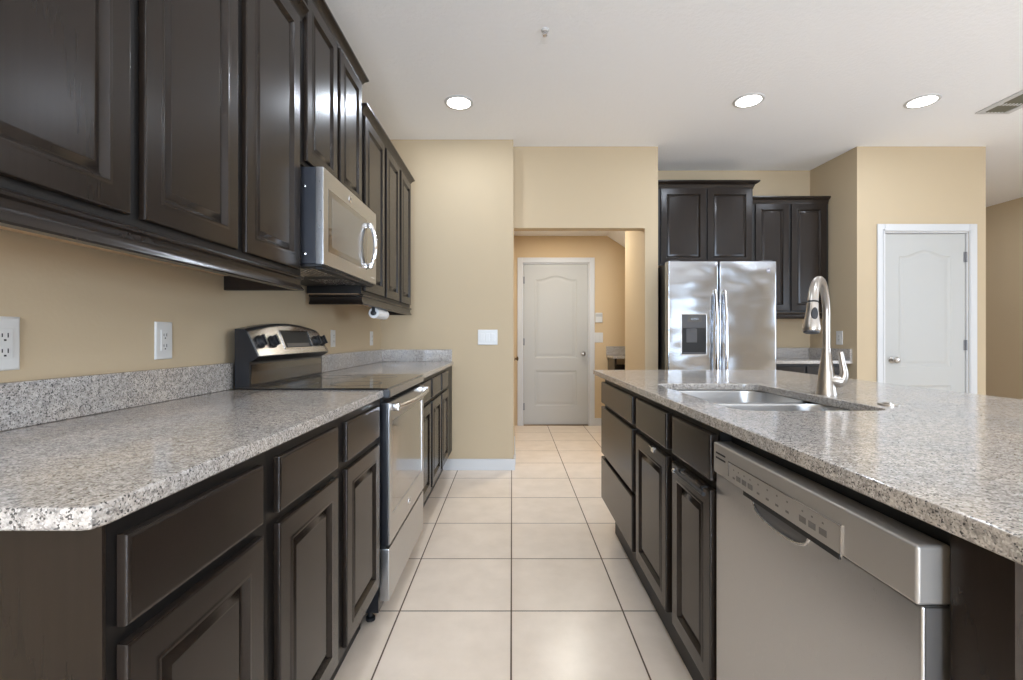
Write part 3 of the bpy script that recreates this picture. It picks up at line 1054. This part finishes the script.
# scooped pocket handle below the strip
bm = B()
cyp, rw, rh = 0.914, 0.096, 0.036
rowA, rowB, rowC = [], [], []
for i in range(25):
    a = PI * i / 24
    ex = math.copysign(abs(math.cos(a)) ** 0.7, math.cos(a))
    rowA.append(V(DF - 0.0005, cyp + rw * ex, 0.7745 - rh * math.sin(a) ** 0.8))
    rowB.append(V(DF - 0.0010, cyp + rw * 0.94 * ex, 0.7745 - rh * 0.90 * math.sin(a) ** 0.8))
    rowC.append(V(DF - 0.0014, cyp + rw * 0.86 * ex, 0.7745 - rh * 0.55 * math.sin(a) ** 0.8))
loft(bm, [rowA, rowB, rowC], False, False, True)
bm.faces.new([bm.verts.new(p) for p in rowC])
obj('pocket', bm, 'greyplastic', dd, 'dark scooped grip')
bm = B(); tube(bm, [p + V(-0.001, 0, 0) for p in rowA], 0.0032, 10); obj('pocket_rim', bm, 'steel', dd, 'rounded steel lip of the grip')

# ------------------------------------------------------------------ range
RF = -0.475
t = thing('electric_range', 'stainless and black freestanding electric range', 'range', (-0.78, 2.168, 0))
bm = B(); box(bm, -1.070, -0.515, RY0, RY1, 0.055, 0.900); obj('body', bm, 'black', t)
for x in (-1.03, -0.56):
    for y in (RY0 + 0.05, RY1 - 0.05):
        bm = B(); lathe(bm, [(0.018, 0), (0.018, 0.012), (0.010, 0.016), (0.010, 0.056)], (x, y, 0), seg=14); obj('foot', bm, 'blackmat', t)
bm = B(); box(bm, -1.070, RF - 0.004, RY0 - 0.002, RY1 + 0.002, 0.9155, 0.922, 0.002); ct = obj('cooktop', bm, 'glass_black', t, 'black glass cooktop')
for x, y, rr in ((-0.66, 2.00, 0.105), (-0.66, 2.35, 0.085), (-0.90, 2.00, 0.075), (-0.90, 2.35, 0.10)):
    bm = B(); lathe(bm, [(rr, 0), (rr, 0.0004), (rr - 0.003, 0.0004), (rr - 0.003, 0)], (x, y, 0.9221), seg=40, cap0=False, cap1=False); obj('burner_ring', bm, 'greyplastic', ct, 'faint printed burner ring')
bm = B(); box(bm, -0.520, RF + 0.0035, RY0, RY0 + 0.010, 0.884, 0.915); obj('side_cap', bm, 'black', t)
bm = B(); box(bm, -0.520, RF + 0.002, RY0 + 0.010, RY1, 0.884, 0.915, 0.003); obj('front_trim', bm, 'steel_h', t)
bm = B(); box(bm, -0.514, -0.500, RY0 + 0.002, RY1 - 0.002, 0.868, 0.884); obj('vent_gap', bm, 'cavity', t)
# oven door
bm = B()
box(bm, -0.512, RF - 0.004, RY0 + 0.001, RY1 - 0.001, 0.312, 0.866, 0.004)
dr = obj('oven_door', bm, 'black', t, 'oven door with black edges')
bm = B()
fr = lambda u, n, z: V(RF - 0.0035 + n, u, z)
y0, y1 = RY0 + 0.003, RY1 - 0.003
for a in ((y0, y0 + 0.042, 0.314, 0.864), (y1 - 0.042, y1, 0.314, 0.864), (y0 + 0.042, y1 - 0.042, 0.314, 0.420), (y0 + 0.042, y1 - 0.042, 0.790, 0.864)):
    box(bm, RF - 0.0035, RF + 0.002, *a)
bmesh.ops.remove_doubles(bm, verts=bm.verts[:], dist=1e-5)
obj('door_frame', bm, 'steel_h', dr, 'stainless door frame')
bm = B(); box(bm, RF - 0.0030, RF - 0.0005, y0 + 0.042, y1 - 0.042, 0.420, 0.790); obj('window', bm, 'oven_glass', dr, 'dark glass window')
for k in range(9):
    bm = B(); yy = RY0 + 0.10 + k * 0.063; box(bm, RF - 0.030, RF - 0.008, yy, yy + 0.045, 0.8655, 0.8668); obj('vent_slot', bm, 'cavity', dr, 'dark vent slot')
bm = B()
path = []
for i in range(21):
    s = i / 20
    path.append(V(RF + 0.026 + 0.026 * math.sin(PI * s) ** 0.8, RY0 + 0.030 + (RY1 - RY0 - 0.060) * s, 0.845))
tube(bm, path, [0.0095] * 21, 14)
h = obj('handle', bm, 'steel', dr, 'bowed stainless bar handle')
for yy in (RY0 + 0.036, RY1 - 0.036):
    bm = B(); box(bm, RF, RF + 0.036, yy - 0.016, yy + 0.016, 0.830, 0.860, 0.006); obj('handle_mount', bm, 'chrome', dr)
bm = B(); lathe(bm, [(0.017, 0), (0.017, 0.002), (0.015, 0.003), (0.002, 0.0031)], (RF + 0.0015, 2.168, 0.368), (1, 0, 0)); bd = obj('badge', bm, 'chrome', dr, 'small round maker badge')
bm = B(); box(bm, -0.512, RF + 0.001, RY0 + 0.001, RY1 - 0.001, 0.098, 0.300, 0.004); obj('storage_drawer', bm, 'steel_h', t, 'stainless bottom drawer')
bm = B(); box(bm, -0.512, RF - 0.012, RY0 + 0.001, RY1 - 0.001, 0.300, 0.312); obj('drawer_gap', bm, 'cavity', t)
# backguard
BG0, BG1 = RY0 + 0.002, RY1 - 0.006
def bg_top(y):
    s = (y - BG0) / (BG1 - BG0)
    e = min(s, 1 - s)
    return 1.150 + 0.030 * math.sin(PI * s) - (0.028 * (1 - e / 0.06) ** 2 if (e < 0.06 and s > 0.5) else 0)
bm = B()
loops = []
N = 40
for i in range(N + 1):
    y = BG0 + (BG1 - BG0) * i / N
    zt = bg_top(y)
    loops.append([V(-1.070, y, 0.923), V(-1.014, y, 0.923), V(-1.014, y, 1.020), V(-0.986, y, 1.036), V(-0.980, y, 1.043), V(-1.026, y, zt - 0.006), V(-1.034, y, zt), V(-1.070, y, zt)])
loft(bm, loops)
bg = obj('backguard', bm, 'black', t, 'black backguard with arched top')
bm = B()
nrm = V(0.107, 0, 0.046).normalized()
lo, up = [], []
for i in range(N + 1):
    y = BG0 + 0.006 + (BG1 - BG0 - 0.012) * i / N
    zt = bg_top(y) - 0.012
    f = (zt - 1.043) / (bg_top(y) - 0.006 - 1.043)
    lo.append(V(-0.980, y, 1.045) + nrm * 0.0015)
    up.append(V(-0.980 - 0.046 * f, y, zt) + nrm * 0.0015)
loft(bm, [[a - nrm * 0.003, a + nrm * 0.0015, b_ + nrm * 0.0015, b_ - nrm * 0.003] for a, b_ in zip(lo, up)])
cpn = obj('control_panel', bm, 'steel', bg, 'stainless sloped control panel')
def on_panel(y, z):
    f = (z - 1.043) / (bg_top(y) - 0.006 - 1.043)
    return V(-0.980 - 0.046 * f, y, z) + nrm * 0.0032
bm = B()
for a, b_, c_, d_ in ((2.046, 2.330, 1.142, 1.146), (2.046, 2.330, 1.066, 1.070), (2.046, 2.052, 1.066, 1.146), (2.324, 2.330, 1.066, 1.146)):
    q = [on_panel(a, c_), on_panel(b_, c_), on_panel(b_, d_), on_panel(a, d_)]
    prism(bm, q, nrm * 0.004)
obj('display_frame', bm, 'chrome', cpn, 'bright rim of the clock display')
bm = B(); prism(bm, [on_panel(2.052, 1.070), on_panel(2.324, 1.070), on_panel(2.324, 1.142), on_panel(2.052, 1.142)], nrm * 0.002); obj('display', bm, 'cavity', cpn, 'black clock display')
bm = B(); prism(bm, [on_panel(2.075, 1.074), on_panel(2.300, 1.074), on_panel(2.300, 1.090), on_panel(2.075, 1.090)], nrm * 0.0026); obj('key_row', bm, 'edge_grey', cpn, 'row of touch keys')
for y in (1.868, 1.962, 2.392, 2.470):
    c0 = on_panel(y, 1.098)
    bm = B(); lathe(bm, [(0.027, 0), (0.027, 0.005), (0.023, 0.008), (0.022, 0.018), (0.020, 0.020), (0.002, 0.0205)], c0, nrm); kb = obj('knob', bm, 'blackmat', cpn, 'black control knob')
    bm = B()
    upv = V(-0.046, 0, 0.107).normalized()
    q = [c0 + nrm * 0.020 + V(0, a, 0) + upv * b_ for a, b_ in ((-0.005, -0.022), (0.005, -0.022), (0.005, 0.022), (-0.005, 0.022))]
    prism(bm, q, nrm * 0.008); obj('knob_grip', bm, 'black', cpn)
bm = B(); box(bm, -1.0138, -1.0122, BG0 + 0.012, BG1 - 0.012, 0.934, 1.012); obj('lower_panel', bm, 'glass_black', bg, 'black glass strip below the controls')

# ------------------------------------------------------------------ microwave
MF = -0.727
MZ0, MZ1 = 1.396, 1.776
t = thing('microwave', 'stainless over the range microwave under the raised cabinet', 'microwave', (-0.9, 2.168, MZ0))
bm = B(); box(bm, -1.108, MF - 0.030, RY0 + 0.001, RY1 - 0.001, MZ0 + 0.006, MZ1, 0.003); bd = obj('case', bm, 'bluegrey', t, 'dark painted metal case')
for z in (MZ0 + 0.045, MZ1 - 0.075):
    bm = B(); lathe(bm, [(0.006, 0), (0.006, 0.0015), (0.001, 0.003)], (-0.800, RY0 + 0.001, z), (0, -1, 0), 12); obj('screw', bm, 'chrome', t, 'bright side screw')
bm = B(); box(bm, MF - 0.030, MF, RY0, RY1, MZ0 + 0.004, MZ1, 0.0025, 2); dr = obj('door', bm, 'steel_h', t, 'stainless door')
bm = B(); box(bm, MF - 0.002, MF + 0.0008, RY0 + 0.050, RY0 + 0.545, MZ0 + 0.060, MZ1 - 0.070, 0.0005); obj('window', bm, 'oven_glass', dr, 'dark glass window')
bm = B(); box(bm, MF - 0.002, MF + 0.0014, RY0 + 0.085, RY0 + 0.470, MZ0 + 0.085, MZ1 - 0.095, 0.0005); obj('window_screen', bm, 'screen_glass', dr, 'grey screened centre of the window')
hy = RY0 + 0.560
bm = B()
path = []
for i in range(17):
    s = i / 16
    path.append(V(MF + 0.016 + 0.022 * math.sin(PI * s) ** 0.8, hy, MZ0 + 0.075 + 0.215 * s))
tube(bm, path, [0.011] * 17, 14); obj('handle', bm, 'chrome', dr, 'bowed polished handle')
for zz in (MZ0 + 0.082, MZ0 + 0.283):
    bm = B(); box(bm, MF, MF + 0.024, hy - 0.014, hy + 0.014, zz - 0.014, zz + 0.014, 0.005); obj('handle_mount', bm, 'chrome', dr)
bm = B(); lathe(bm, [(0.016, 0), (0.016, 0.002), (0.014, 0.003), (0.002, 0.0031)], (MF, RY0 + 0.300, MZ1 - 0.038), (1, 0, 0)); obj('badge', bm, 'chrome', dr, 'small round maker badge')
bm = B(); box(bm, MF, MF + 0.0006, RY1 - 0.085, RY1 - 0.035, MZ0 + 0.030, MZ0 + 0.036); obj('printed_mark', bm, 'label_white', dr, 'small white printed line')
bm = B(); box(bm, -1.10, MF - 0.010, RY0 + 0.006, RY1 - 0.006, MZ0 - 0.004, MZ0 + 0.006, 0.002); bp = obj('bottom_panel', bm, 'blackmat', t, 'dark underside with vents')
for y0 in (RY0 + 0.06, RY0 + 0.40):
    bm = B()
    for k in range(8):
        box(bm, -0.96 + k * 0.022, -0.948 + k * 0.022, y0, y0 + 0.24, MZ0 - 0.0048, MZ0 - 0.0035)
    obj('grease_filter', bm, 'steel', bp, 'metal slatted filter')
bm = B(); box(bm, -0.765, MF - 0.012, RY0 + 0.02, RY1 - 0.02, MZ0 - 0.012, MZ0 - 0.004, 0.002); obj('lip', bm, 'blackmat', bp)

# ------------------------------------------------------------------ refrigerator
FX0, FX1, FF = 1.298, 2.205, 3.92
FT = 1.752
t = thing('refrigerator', 'stainless side by side refrigerator with ice dispenser', 'refrigerator', ((FX0 + FX1) / 2, 4.3, 0))
bm = B(); box(bm, FX0 + 0.004, FX1 - 0.004, FF + 0.085, ALC - 0.03, 0.02, FT - 0.012, 0.004); obj('case', bm, 'blackmat', t, 'black side case')
bm = B(); box(bm, FX0 + 0.01, FX1 - 0.01, FF + 0.05, FF + 0.10, 0.0, 0.06); obj('toe_grille', bm, 'blackmat', t)
SPL = 1.724
def fr_door(x0, x1):
    # gently crowned front
    bm = B()
    loops = []
    K = 14
    prof = []
    wd = x1 - x0
    for s, dy in [(0, 0.010), (0.0012 / wd, 0.006), (0.0035 / wd, 0.0025), (0.007 / wd, 0.0006)] + [(0.012 / wd + (1 - 0.024 / wd) * i / K, 0) for i in range(K + 1)] + [(1 - 0.007 / wd, 0.0006), (1 - 0.0035 / wd, 0.0025), (1 - 0.0012 / wd, 0.006), (1, 0.010)]:
        prof.append((x0 + wd * s, FF + 0.0025 * (2 * s - 1) ** 2 + dy))
    low = [V(x, y, 0.065) for x, y in prof] + [V(x1, FF + 0.078, 0.065), V(x0, FF + 0.078, 0.065)]
    loft(bm, [low, [p + V(0, 0, FT - 0.065) for p in low]])
    return bm
d1 = obj('door', fr_door(FX0, SPL - 0.004), 'fridge', t, 'narrow stainless freezer door', sharp=40)
d2 = obj('door', fr_door(SPL + 0.004, FX1), 'fridge', t, 'wide stainless door', sharp=40)
for dd, hx in ((d1, SPL - 0.038), (d2, SPL + 0.040)):
    bm = B()
    path = []
    for i in range(25):
        s = i / 24
        path.append(V(hx, FF - 0.020 - 0.032 * math.sin(PI * s) ** 0.7, 0.50 + 1.01 * s))
    tube(bm, path, [0.0135] * 25, 14); obj('handle', bm, 'chrome', dd, 'long bowed chrome handle')
    for zz in (0.515, 1.495):
        bm = B(); box(bm, hx - 0.013, hx + 0.013, FF - 0.026, FF + 0.006, zz - 0.02, zz + 0.02, 0.006); obj('handle_mount', bm, 'chrome', dd)
# dispenser in the freezer door
DXa, DXb, DZa, DZb = 1.405, 1.624, 0.970, 1.318
bm = B()
fy = FF - 0.004
for a in ((DXa, DXa + 0.008, DZa, DZb), (DXb - 0.008, DXb, DZa, DZb), (DXa, DXb, DZa, DZa + 0.010), (DXa, DXb, DZb - 0.008, DZb)):
    box(bm, a[0], a[1], fy, FF + 0.02, a[2], a[3], 0.002)
ds = obj('dispenser', bm, 'steel', d1, 'water and ice dispenser in a steel frame')
bm = B(); box(bm, DXa + 0.008, DXb - 0.008, fy + 0.0015, fy + 0.008, DZb - 0.120, DZb - 0.008, 0.002); obj('dispenser_control', bm, 'greyplastic', d1, 'grey control face')
bm = B(); box(bm, DXa + 0.055, DXb - 0.045, fy + 0.0005, fy + 0.003, DZb - 0.068, DZb - 0.022, 0.001); obj('dispenser_display', bm, 'edge_grey', d1)
bm = B(); box(bm, DXa + 0.082, DXb - 0.074, fy - 0.0003, fy + 0.001, DZb - 0.054, DZb - 0.036); obj('dispenser_screen', bm, 'glass_black', d1, 'tiny black screen')
bm = B(); box(bm, DXa + 0.008, DXb - 0.008, fy + 0.0035, fy + 0.005, DZa + 0.010, DZb - 0.120); obj('dispenser_recess', bm, 'cavity', d1, 'black dispenser recess')
bm = B(); box(bm, DXa + 0.045, DXb - 0.085, fy + 0.0005, fy + 0.0036, DZb - 0.240, DZb - 0.125, 0.003); box(bm, DXa + 0.075, DXa + 0.125, fy - 0.002, fy + 0.003, DZb - 0.150, DZb - 0.122, 0.003); obj('dispenser_paddle', bm, 'greyplastic', d1)
bm = B(); box(bm, DXa + 0.012, DXb - 0.012, fy - 0.008, fy + 0.004, DZa + 0.010, DZa + 0.026, 0.002); obj('drip_tray', bm, 'greyplastic', d1)
bm = B(); lathe(bm, [(0.020, 0), (0.020, 0.002), (0.018, 0.003), (0.002, 0.0031)], (2.135, FF + 0.004, FT - 0.075), (0, -1, 0)); obj('badge', bm, 'badge', d2, 'round maker badge')
try:
    glyph_part('badge_letters', glyphs('GE', 0.020), 'label_white', d2, (2.135, FF - 0.0003, FT - 0.075), (1, 0, 0), (0, 0, 1))
    dR = [o for o in bpy.data.objects if o.name.startswith('oven_door')][0]
    glyph_part('badge_letters', glyphs('GE', 0.017), 'mark', dR, (RF + 0.0050, 2.168, 0.368), (0, 1, 0), (0, 0, 1))
    dM = [o for o in bpy.data.objects if o.parent and o.parent.name.startswith('microwave') and o.name.startswith('door')][0]
    glyph_part('badge_letters', glyphs('GE', 0.016), 'mark', dM, (MF + 0.0035, RY0 + 0.300, MZ1 - 0.038), (0, 1, 0), (0, 0, 1))
except Exception as ex:
    print('letters', ex)
for x0 in (FX0 + 0.02, FX1 - 0.11):
    bm = B(); box(bm, x0, x0 + 0.09, FF + 0.03, FF + 0.14, FT + 0.0005, FT + 0.016, 0.004); obj('hinge_cover', bm, 'greyplastic', t)


# ------------------------------------------------------------------ outlets and switches
def plate_thing(name, label, cat, group, frame, w, h, gangs, kind):
    """frame(a, n, z): a along the wall, n out of the wall, z up, all relative to the plate's centre."""
    o = frame(0, 0, 0)
    t = thing(name, label, cat, o, group)
    bm = B(); rect_loops(bm, frame, -w / 2, w / 2, -h / 2, h / 2, [(0, 0.0005), (0, 0.003), (0.003, 0.0055), (0.006, 0.006)]); obj('cover_plate', bm, 'plate', t)
    for g in range(gangs):
        c = (g - (gangs - 1) / 2) * 0.046
        if kind == 'outlet':
            bm = B(); rect_loops(bm, frame, c - 0.0165, c + 0.0165, -0.033, 0.033, [(0, 0.006), (0, 0.0075), (0.001, 0.008)]); rc = obj('receptacle', bm, 'plate', t)
            for z in (-0.017, 0.017):
                for a, hh in ((-0.006, 0.004), (0.006, 0.005)):
                    bm = B(); fbox(bm, frame, c + a - 0.0012, c + a + 0.0012, 0.0078, 0.0083, z + 0.001 - hh, z + 0.001 + hh); obj('slot', bm, 'slot', rc)
                bm = B(); fbox(bm, frame, c - 0.0025, c + 0.0025, 0.0078, 0.0083, z - 0.0115, z - 0.0075); obj('slot', bm, 'slot', rc)
        else:
            bm = B()
            L = [[frame(c - 0.0165, 0.006, -0.033), frame(c + 0.0165, 0.006, -0.033), frame(c + 0.0165, 0.006, 0.033), frame(c - 0.0165, 0.006, 0.033)],
                 [frame(c - 0.0155, 0.0085, -0.032), frame(c + 0.0155, 0.0085, -0.032), frame(c + 0.0155, 0.0068, 0.032), frame(c - 0.0155, 0.0068, 0.032)]]
            loft(bm, L); obj('rocker', bm, 'plate', t)
    return t


Lw = lambda y, z: (lambda a, n, zz: V(WALL_L + n, y + a, z + zz))
Fw = lambda x, z: (lambda a, n, zz: V(x + a, FAR - n, z + zz))
Hw = lambda x, z: (lambda a, n, zz: V(x + a, HALLB - n, z + zz))
G = 'white outlet plates on the kitchen walls'
plate_thing('outlet_plate', 'white outlet plate cut by the left picture edge', 'outlet', G, Lw(1.026, 1.103), 0.070, 0.118, 1, 'outlet')
plate_thing('outlet_plate', 'white outlet plate on the left wall before the range', 'outlet', G, Lw(1.500, 1.107), 0.073, 0.118, 1, 'outlet')
plate_thing('outlet_plate', 'white outlet plate just right of the range backguard', 'outlet', G, Lw(2.920, 1.112), 0.070, 0.105, 1, 'outlet')
plate_thing('outlet_plate', 'white outlet plate on the left wall near the far corner', 'outlet', G, Lw(3.720, 1.112), 0.070, 0.110, 1, 'outlet')
ang = math.atan2(3.022 - 2.984, ALC - HEAD)
rx = lambda y: 2.984 + (ALC - y) * (3.022 - 2.984) / (ALC - HEAD)
Rw = lambda a, n, zz: V(rx(4.325 + a) - n - 0.0005, 4.325 + a, 1.117 + zz)
plate_thing('outlet_plate', 'white outlet plate on the alcove wall right of the faucet', 'outlet', G, Rw, 0.078, 0.125, 1, 'outlet')
plate_thing('switch_plate', 'white three rocker switch plate on the far tan wall', 'light switch', None, Fw(-0.205, 1.121), 0.166, 0.128, 3, 'switch')
plate_thing('switch_plate', 'lower white switch plate beside the hall door', 'light switch', None, Hw(1.104, 1.121), 0.108, 0.125, 2, 'switch')
t = thing('alarm_keypad', 'small white keypad above the switch by the hall door', 'keypad', (1.104, HALLB, 1.315))
bm = B(); fbox(bm, Hw(1.104, 1.375), -0.045, 0.045, 0.0005, 0.022, -0.062, 0.062, 0.005); obj('case', bm, 'plate', t)
bm = B(); fbox(bm, Hw(1.104, 1.375), -0.040, 0.040, 0.0215, 0.0225, 0.012, 0.045); obj('screen', bm, 'keypad_grey', t)
for a in (-0.026, 0.0, 0.026):
    bm = B(); fbox(bm, Hw(1.104, 1.375), a - 0.008, a + 0.008, 0.0215, 0.0235, -0.042, -0.014, 0.001); obj('key', bm, 'plate', t)

# ------------------------------------------------------------------ ceiling fixtures
def downlight(label, x, y, z, watts, color, proto=None):
    g = 'recessed ceiling lights'
    if proto is None:
        t = thing('recessed_light', label, 'ceiling light', (x, y, z), g)
        bm = B(); lathe(bm, [(0.104, 0), (0.102, -0.005), (0.090, -0.008), (0.083, -0.006), (0.083, 0.0)], (x, y, z), seg=40, cap0=False, cap1=False); obj('trim_ring', bm, 'trim', t)
        bm = B(); lathe(bm, [(0.083, -0.001), (0.083, -0.0045), (0.06, -0.0055), (0.002, -0.006)], (x, y, z), seg=40, cap0=False); obj('lens', bm, 'lens', t, 'glowing white lens')
    else:
        t = copy_tree(proto)
        t.location = (x, y, z)
        t['label'] = label
    d = bpy.data.lights.new('recessed_lamp', 'AREA')
    d.shape = 'DISK'; d.size = 0.16; d.energy = watts; d.color = color
    o = bpy.data.objects.new('recessed_lamp', d)
    COL.objects.link(o); o.location = (x, y, z - 0.012)
    return t
p = downlight('round recessed ceiling light above the left aisle, near the far tan wall', -0.378, 3.355, CEIL, CAN_WATTS, CAN_COLOR)
downlight('round recessed ceiling light in front of the refrigerator cabinets', 1.67, 3.325, CEIL, CAN_WATTS, CAN_COLOR, p)
downlight('round recessed ceiling light in front of the pantry door, beside the air vent', 2.905, 3.335, CEIL, CAN_WATTS, CAN_COLOR, p)
for x, y in ((-0.38, 1.15), (1.25, 1.15), (3.2, 1.0), (0.2, -1.6), (2.4, -1.6), (4.6, -1.4), (5.0, 5.3)):  # unseen cans added for soft fill, the sink and the right wall
    downlight('round unseen ceiling light added beyond the pantry wall' if y > 5 else 'round recessed ceiling light added outside the picture, nearer than the visible row', x, y, CEIL, CAN_WATTS, CAN_COLOR, p)
downlight('round recessed light in the hall ceiling', 0.62, 5.0, HALLC, 13.0, (1.0, 0.96, 0.86), p)

t = thing('fire_sprinkler', 'small white sprinkler head on the ceiling', 'sprinkler', (0.18, 2.565, CEIL))
bm = B(); lathe(bm, [(0.022, 0), (0.022, -0.003), (0.017, -0.007), (0.012, -0.009)], (0.18, 2.565, CEIL), cap0=False); obj('escutcheon', bm, 'trim', t)
bm = B(); lathe(bm, [(0.010, -0.009), (0.010, -0.020), (0.006, -0.022), (0.006, -0.028), (0.013, -0.029), (0.013, -0.031), (0.002, -0.032)], (0.18, 2.565, CEIL), seg=16)
for s in (-1, 1):
    tube(bm, [(0.18 + s * 0.008, 2.565, CEIL - 0.014), (0.18 + s * 0.013, 2.565, CEIL - 0.021), (0.18 + s * 0.008, 2.565, CEIL - 0.029)], 0.002, 8)
obj('sprinkler_head', bm, 'chrome', t, 'tiny metal deflector')

t = thing('air_vent', 'rectangular white ceiling vent with dark louvres at the right edge', 'air vent', (3.62, 3.20, CEIL))
vx0, vx1, vy0, vy1 = 3.448, 3.700, 2.86, 3.51
bm = B()
for a in ((vx0, vx0 + 0.045, vy0, vy1), (vx1 - 0.045, vx1, vy0, vy1), (vx0 + 0.028, vx1 - 0.028, vy0, vy0 + 0.028), (vx0 + 0.028, vx1 - 0.028, vy1 - 0.028, vy1), (vx0 + 0.045, vx1 - 0.045, 3.355, 3.385), (vx0 + 0.045, vx1 - 0.045, 3.09, 3.11)):
    box(bm, *a, CEIL - 0.009, CEIL - 0.0005, 0.002)
obj('vent_frame', bm, 'trim', t)
bm = B(); box(bm, vx0 + 0.02, vx1 - 0.02, vy0 + 0.02, vy1 - 0.02, CEIL - 0.0025, CEIL - 0.0008); obj('vent_duct', bm, 'cavity', t, 'dark duct behind the louvres')
ol = plain('olive_metal', (0.20, 0.19, 0.14), 0.5); M['louver'] = ol  # dull olive colour of the louvres
for k in range(6):
    x = vx0 + 0.050 + k * 0.0255
    bm = B(); prism(bm, [(x, vy0 + 0.028, CEIL - 0.003), (x + 0.0012, vy0 + 0.028, CEIL - 0.003), (x + 0.013, vy0 + 0.028, CEIL - 0.011), (x + 0.0118, vy0 + 0.028, CEIL - 0.0115)], (0, vy1 - vy0 - 0.056, 0)); obj('louver', bm, 'louver', t)

# ------------------------------------------------------------------ paper towel under the far wall cabinets
PXc, PZc = -0.845, 1.268
t = thing('paper_towel_holder', 'dark holder screwed under the far wall cabinets', 'paper towel holder', (PXc, 2.94, 1.30))
for y in (2.872, 3.125):
    bm = B(); box(bm, PXc - 0.010, PXc + 0.010, y - 0.003, y + 0.003, PZc - 0.012, 1.3495, 0.002); obj('bracket', bm, 'blackmat', t)
bm = B(); tube(bm, [(PXc, 2.868, PZc), (PXc, 3.129, PZc)], 0.009, 12); lathe(bm, [(0.016, 0), (0.016, 0.004), (0.004, 0.007)], (PXc, 2.869, PZc), (0, -1, 0), 16); obj('rod', bm, 'blackmat', t)
bm = B()
prof = [(0.016, 0.0), (0.031, 0.0), (0.032, 0.001), (0.032, 0.237), (0.031, 0.238), (0.016, 0.238), (0.016, 0.0)]
lathe(bm, prof, (PXc, 2.880, PZc), (0, 1, 0), 32, False, False)
tag(obj('paper_towel_roll', bm, 'paper'), 'white paper towel roll hanging under the far wall cabinets', 'paper towel roll')

# ------------------------------------------------------------------ hall desk seen through the opening
t = thing('hall_desk', 'dark built in desk base in the hall corner', 'desk', (1.75, 5.75, 0))
bm = B(); box(bm, 1.215, 1.240, 5.58, HALLB - 0.02, 0, 0.868); obj('side_panel', bm, 'cabinet', t)
bm = B(); box(bm, 2.40, 2.425, 5.58, HALLB - 0.02, 0, 0.868); obj('side_panel', bm, 'cabinet', t)
bm = B(); box(bm, 1.240, 2.40, HALLB - 0.06, HALLB - 0.02, 0.30, 0.78); obj('back_board', bm, 'cabinet', t)
bm = B(); slab(bm, [(1.198, 5.555), (2.44, 5.555), (2.44, HALLB - 0.001), (1.198, HALLB - 0.001)], 0.869, 0.900); tag(obj('countertop', bm, 'granite'), 'granite desk top in the hall corner beyond the opening', 'countertop', 'granite worktops')
bm = B(); box(bm, 1.198, 2.44, HALLB - 0.0215, HALLB - 0.0005, 0.9005, 1.010, 0.003); tag(obj('backsplash', bm, 'granite'), 'granite backsplash of the desk in the hall', 'backsplash', 'granite backsplashes')
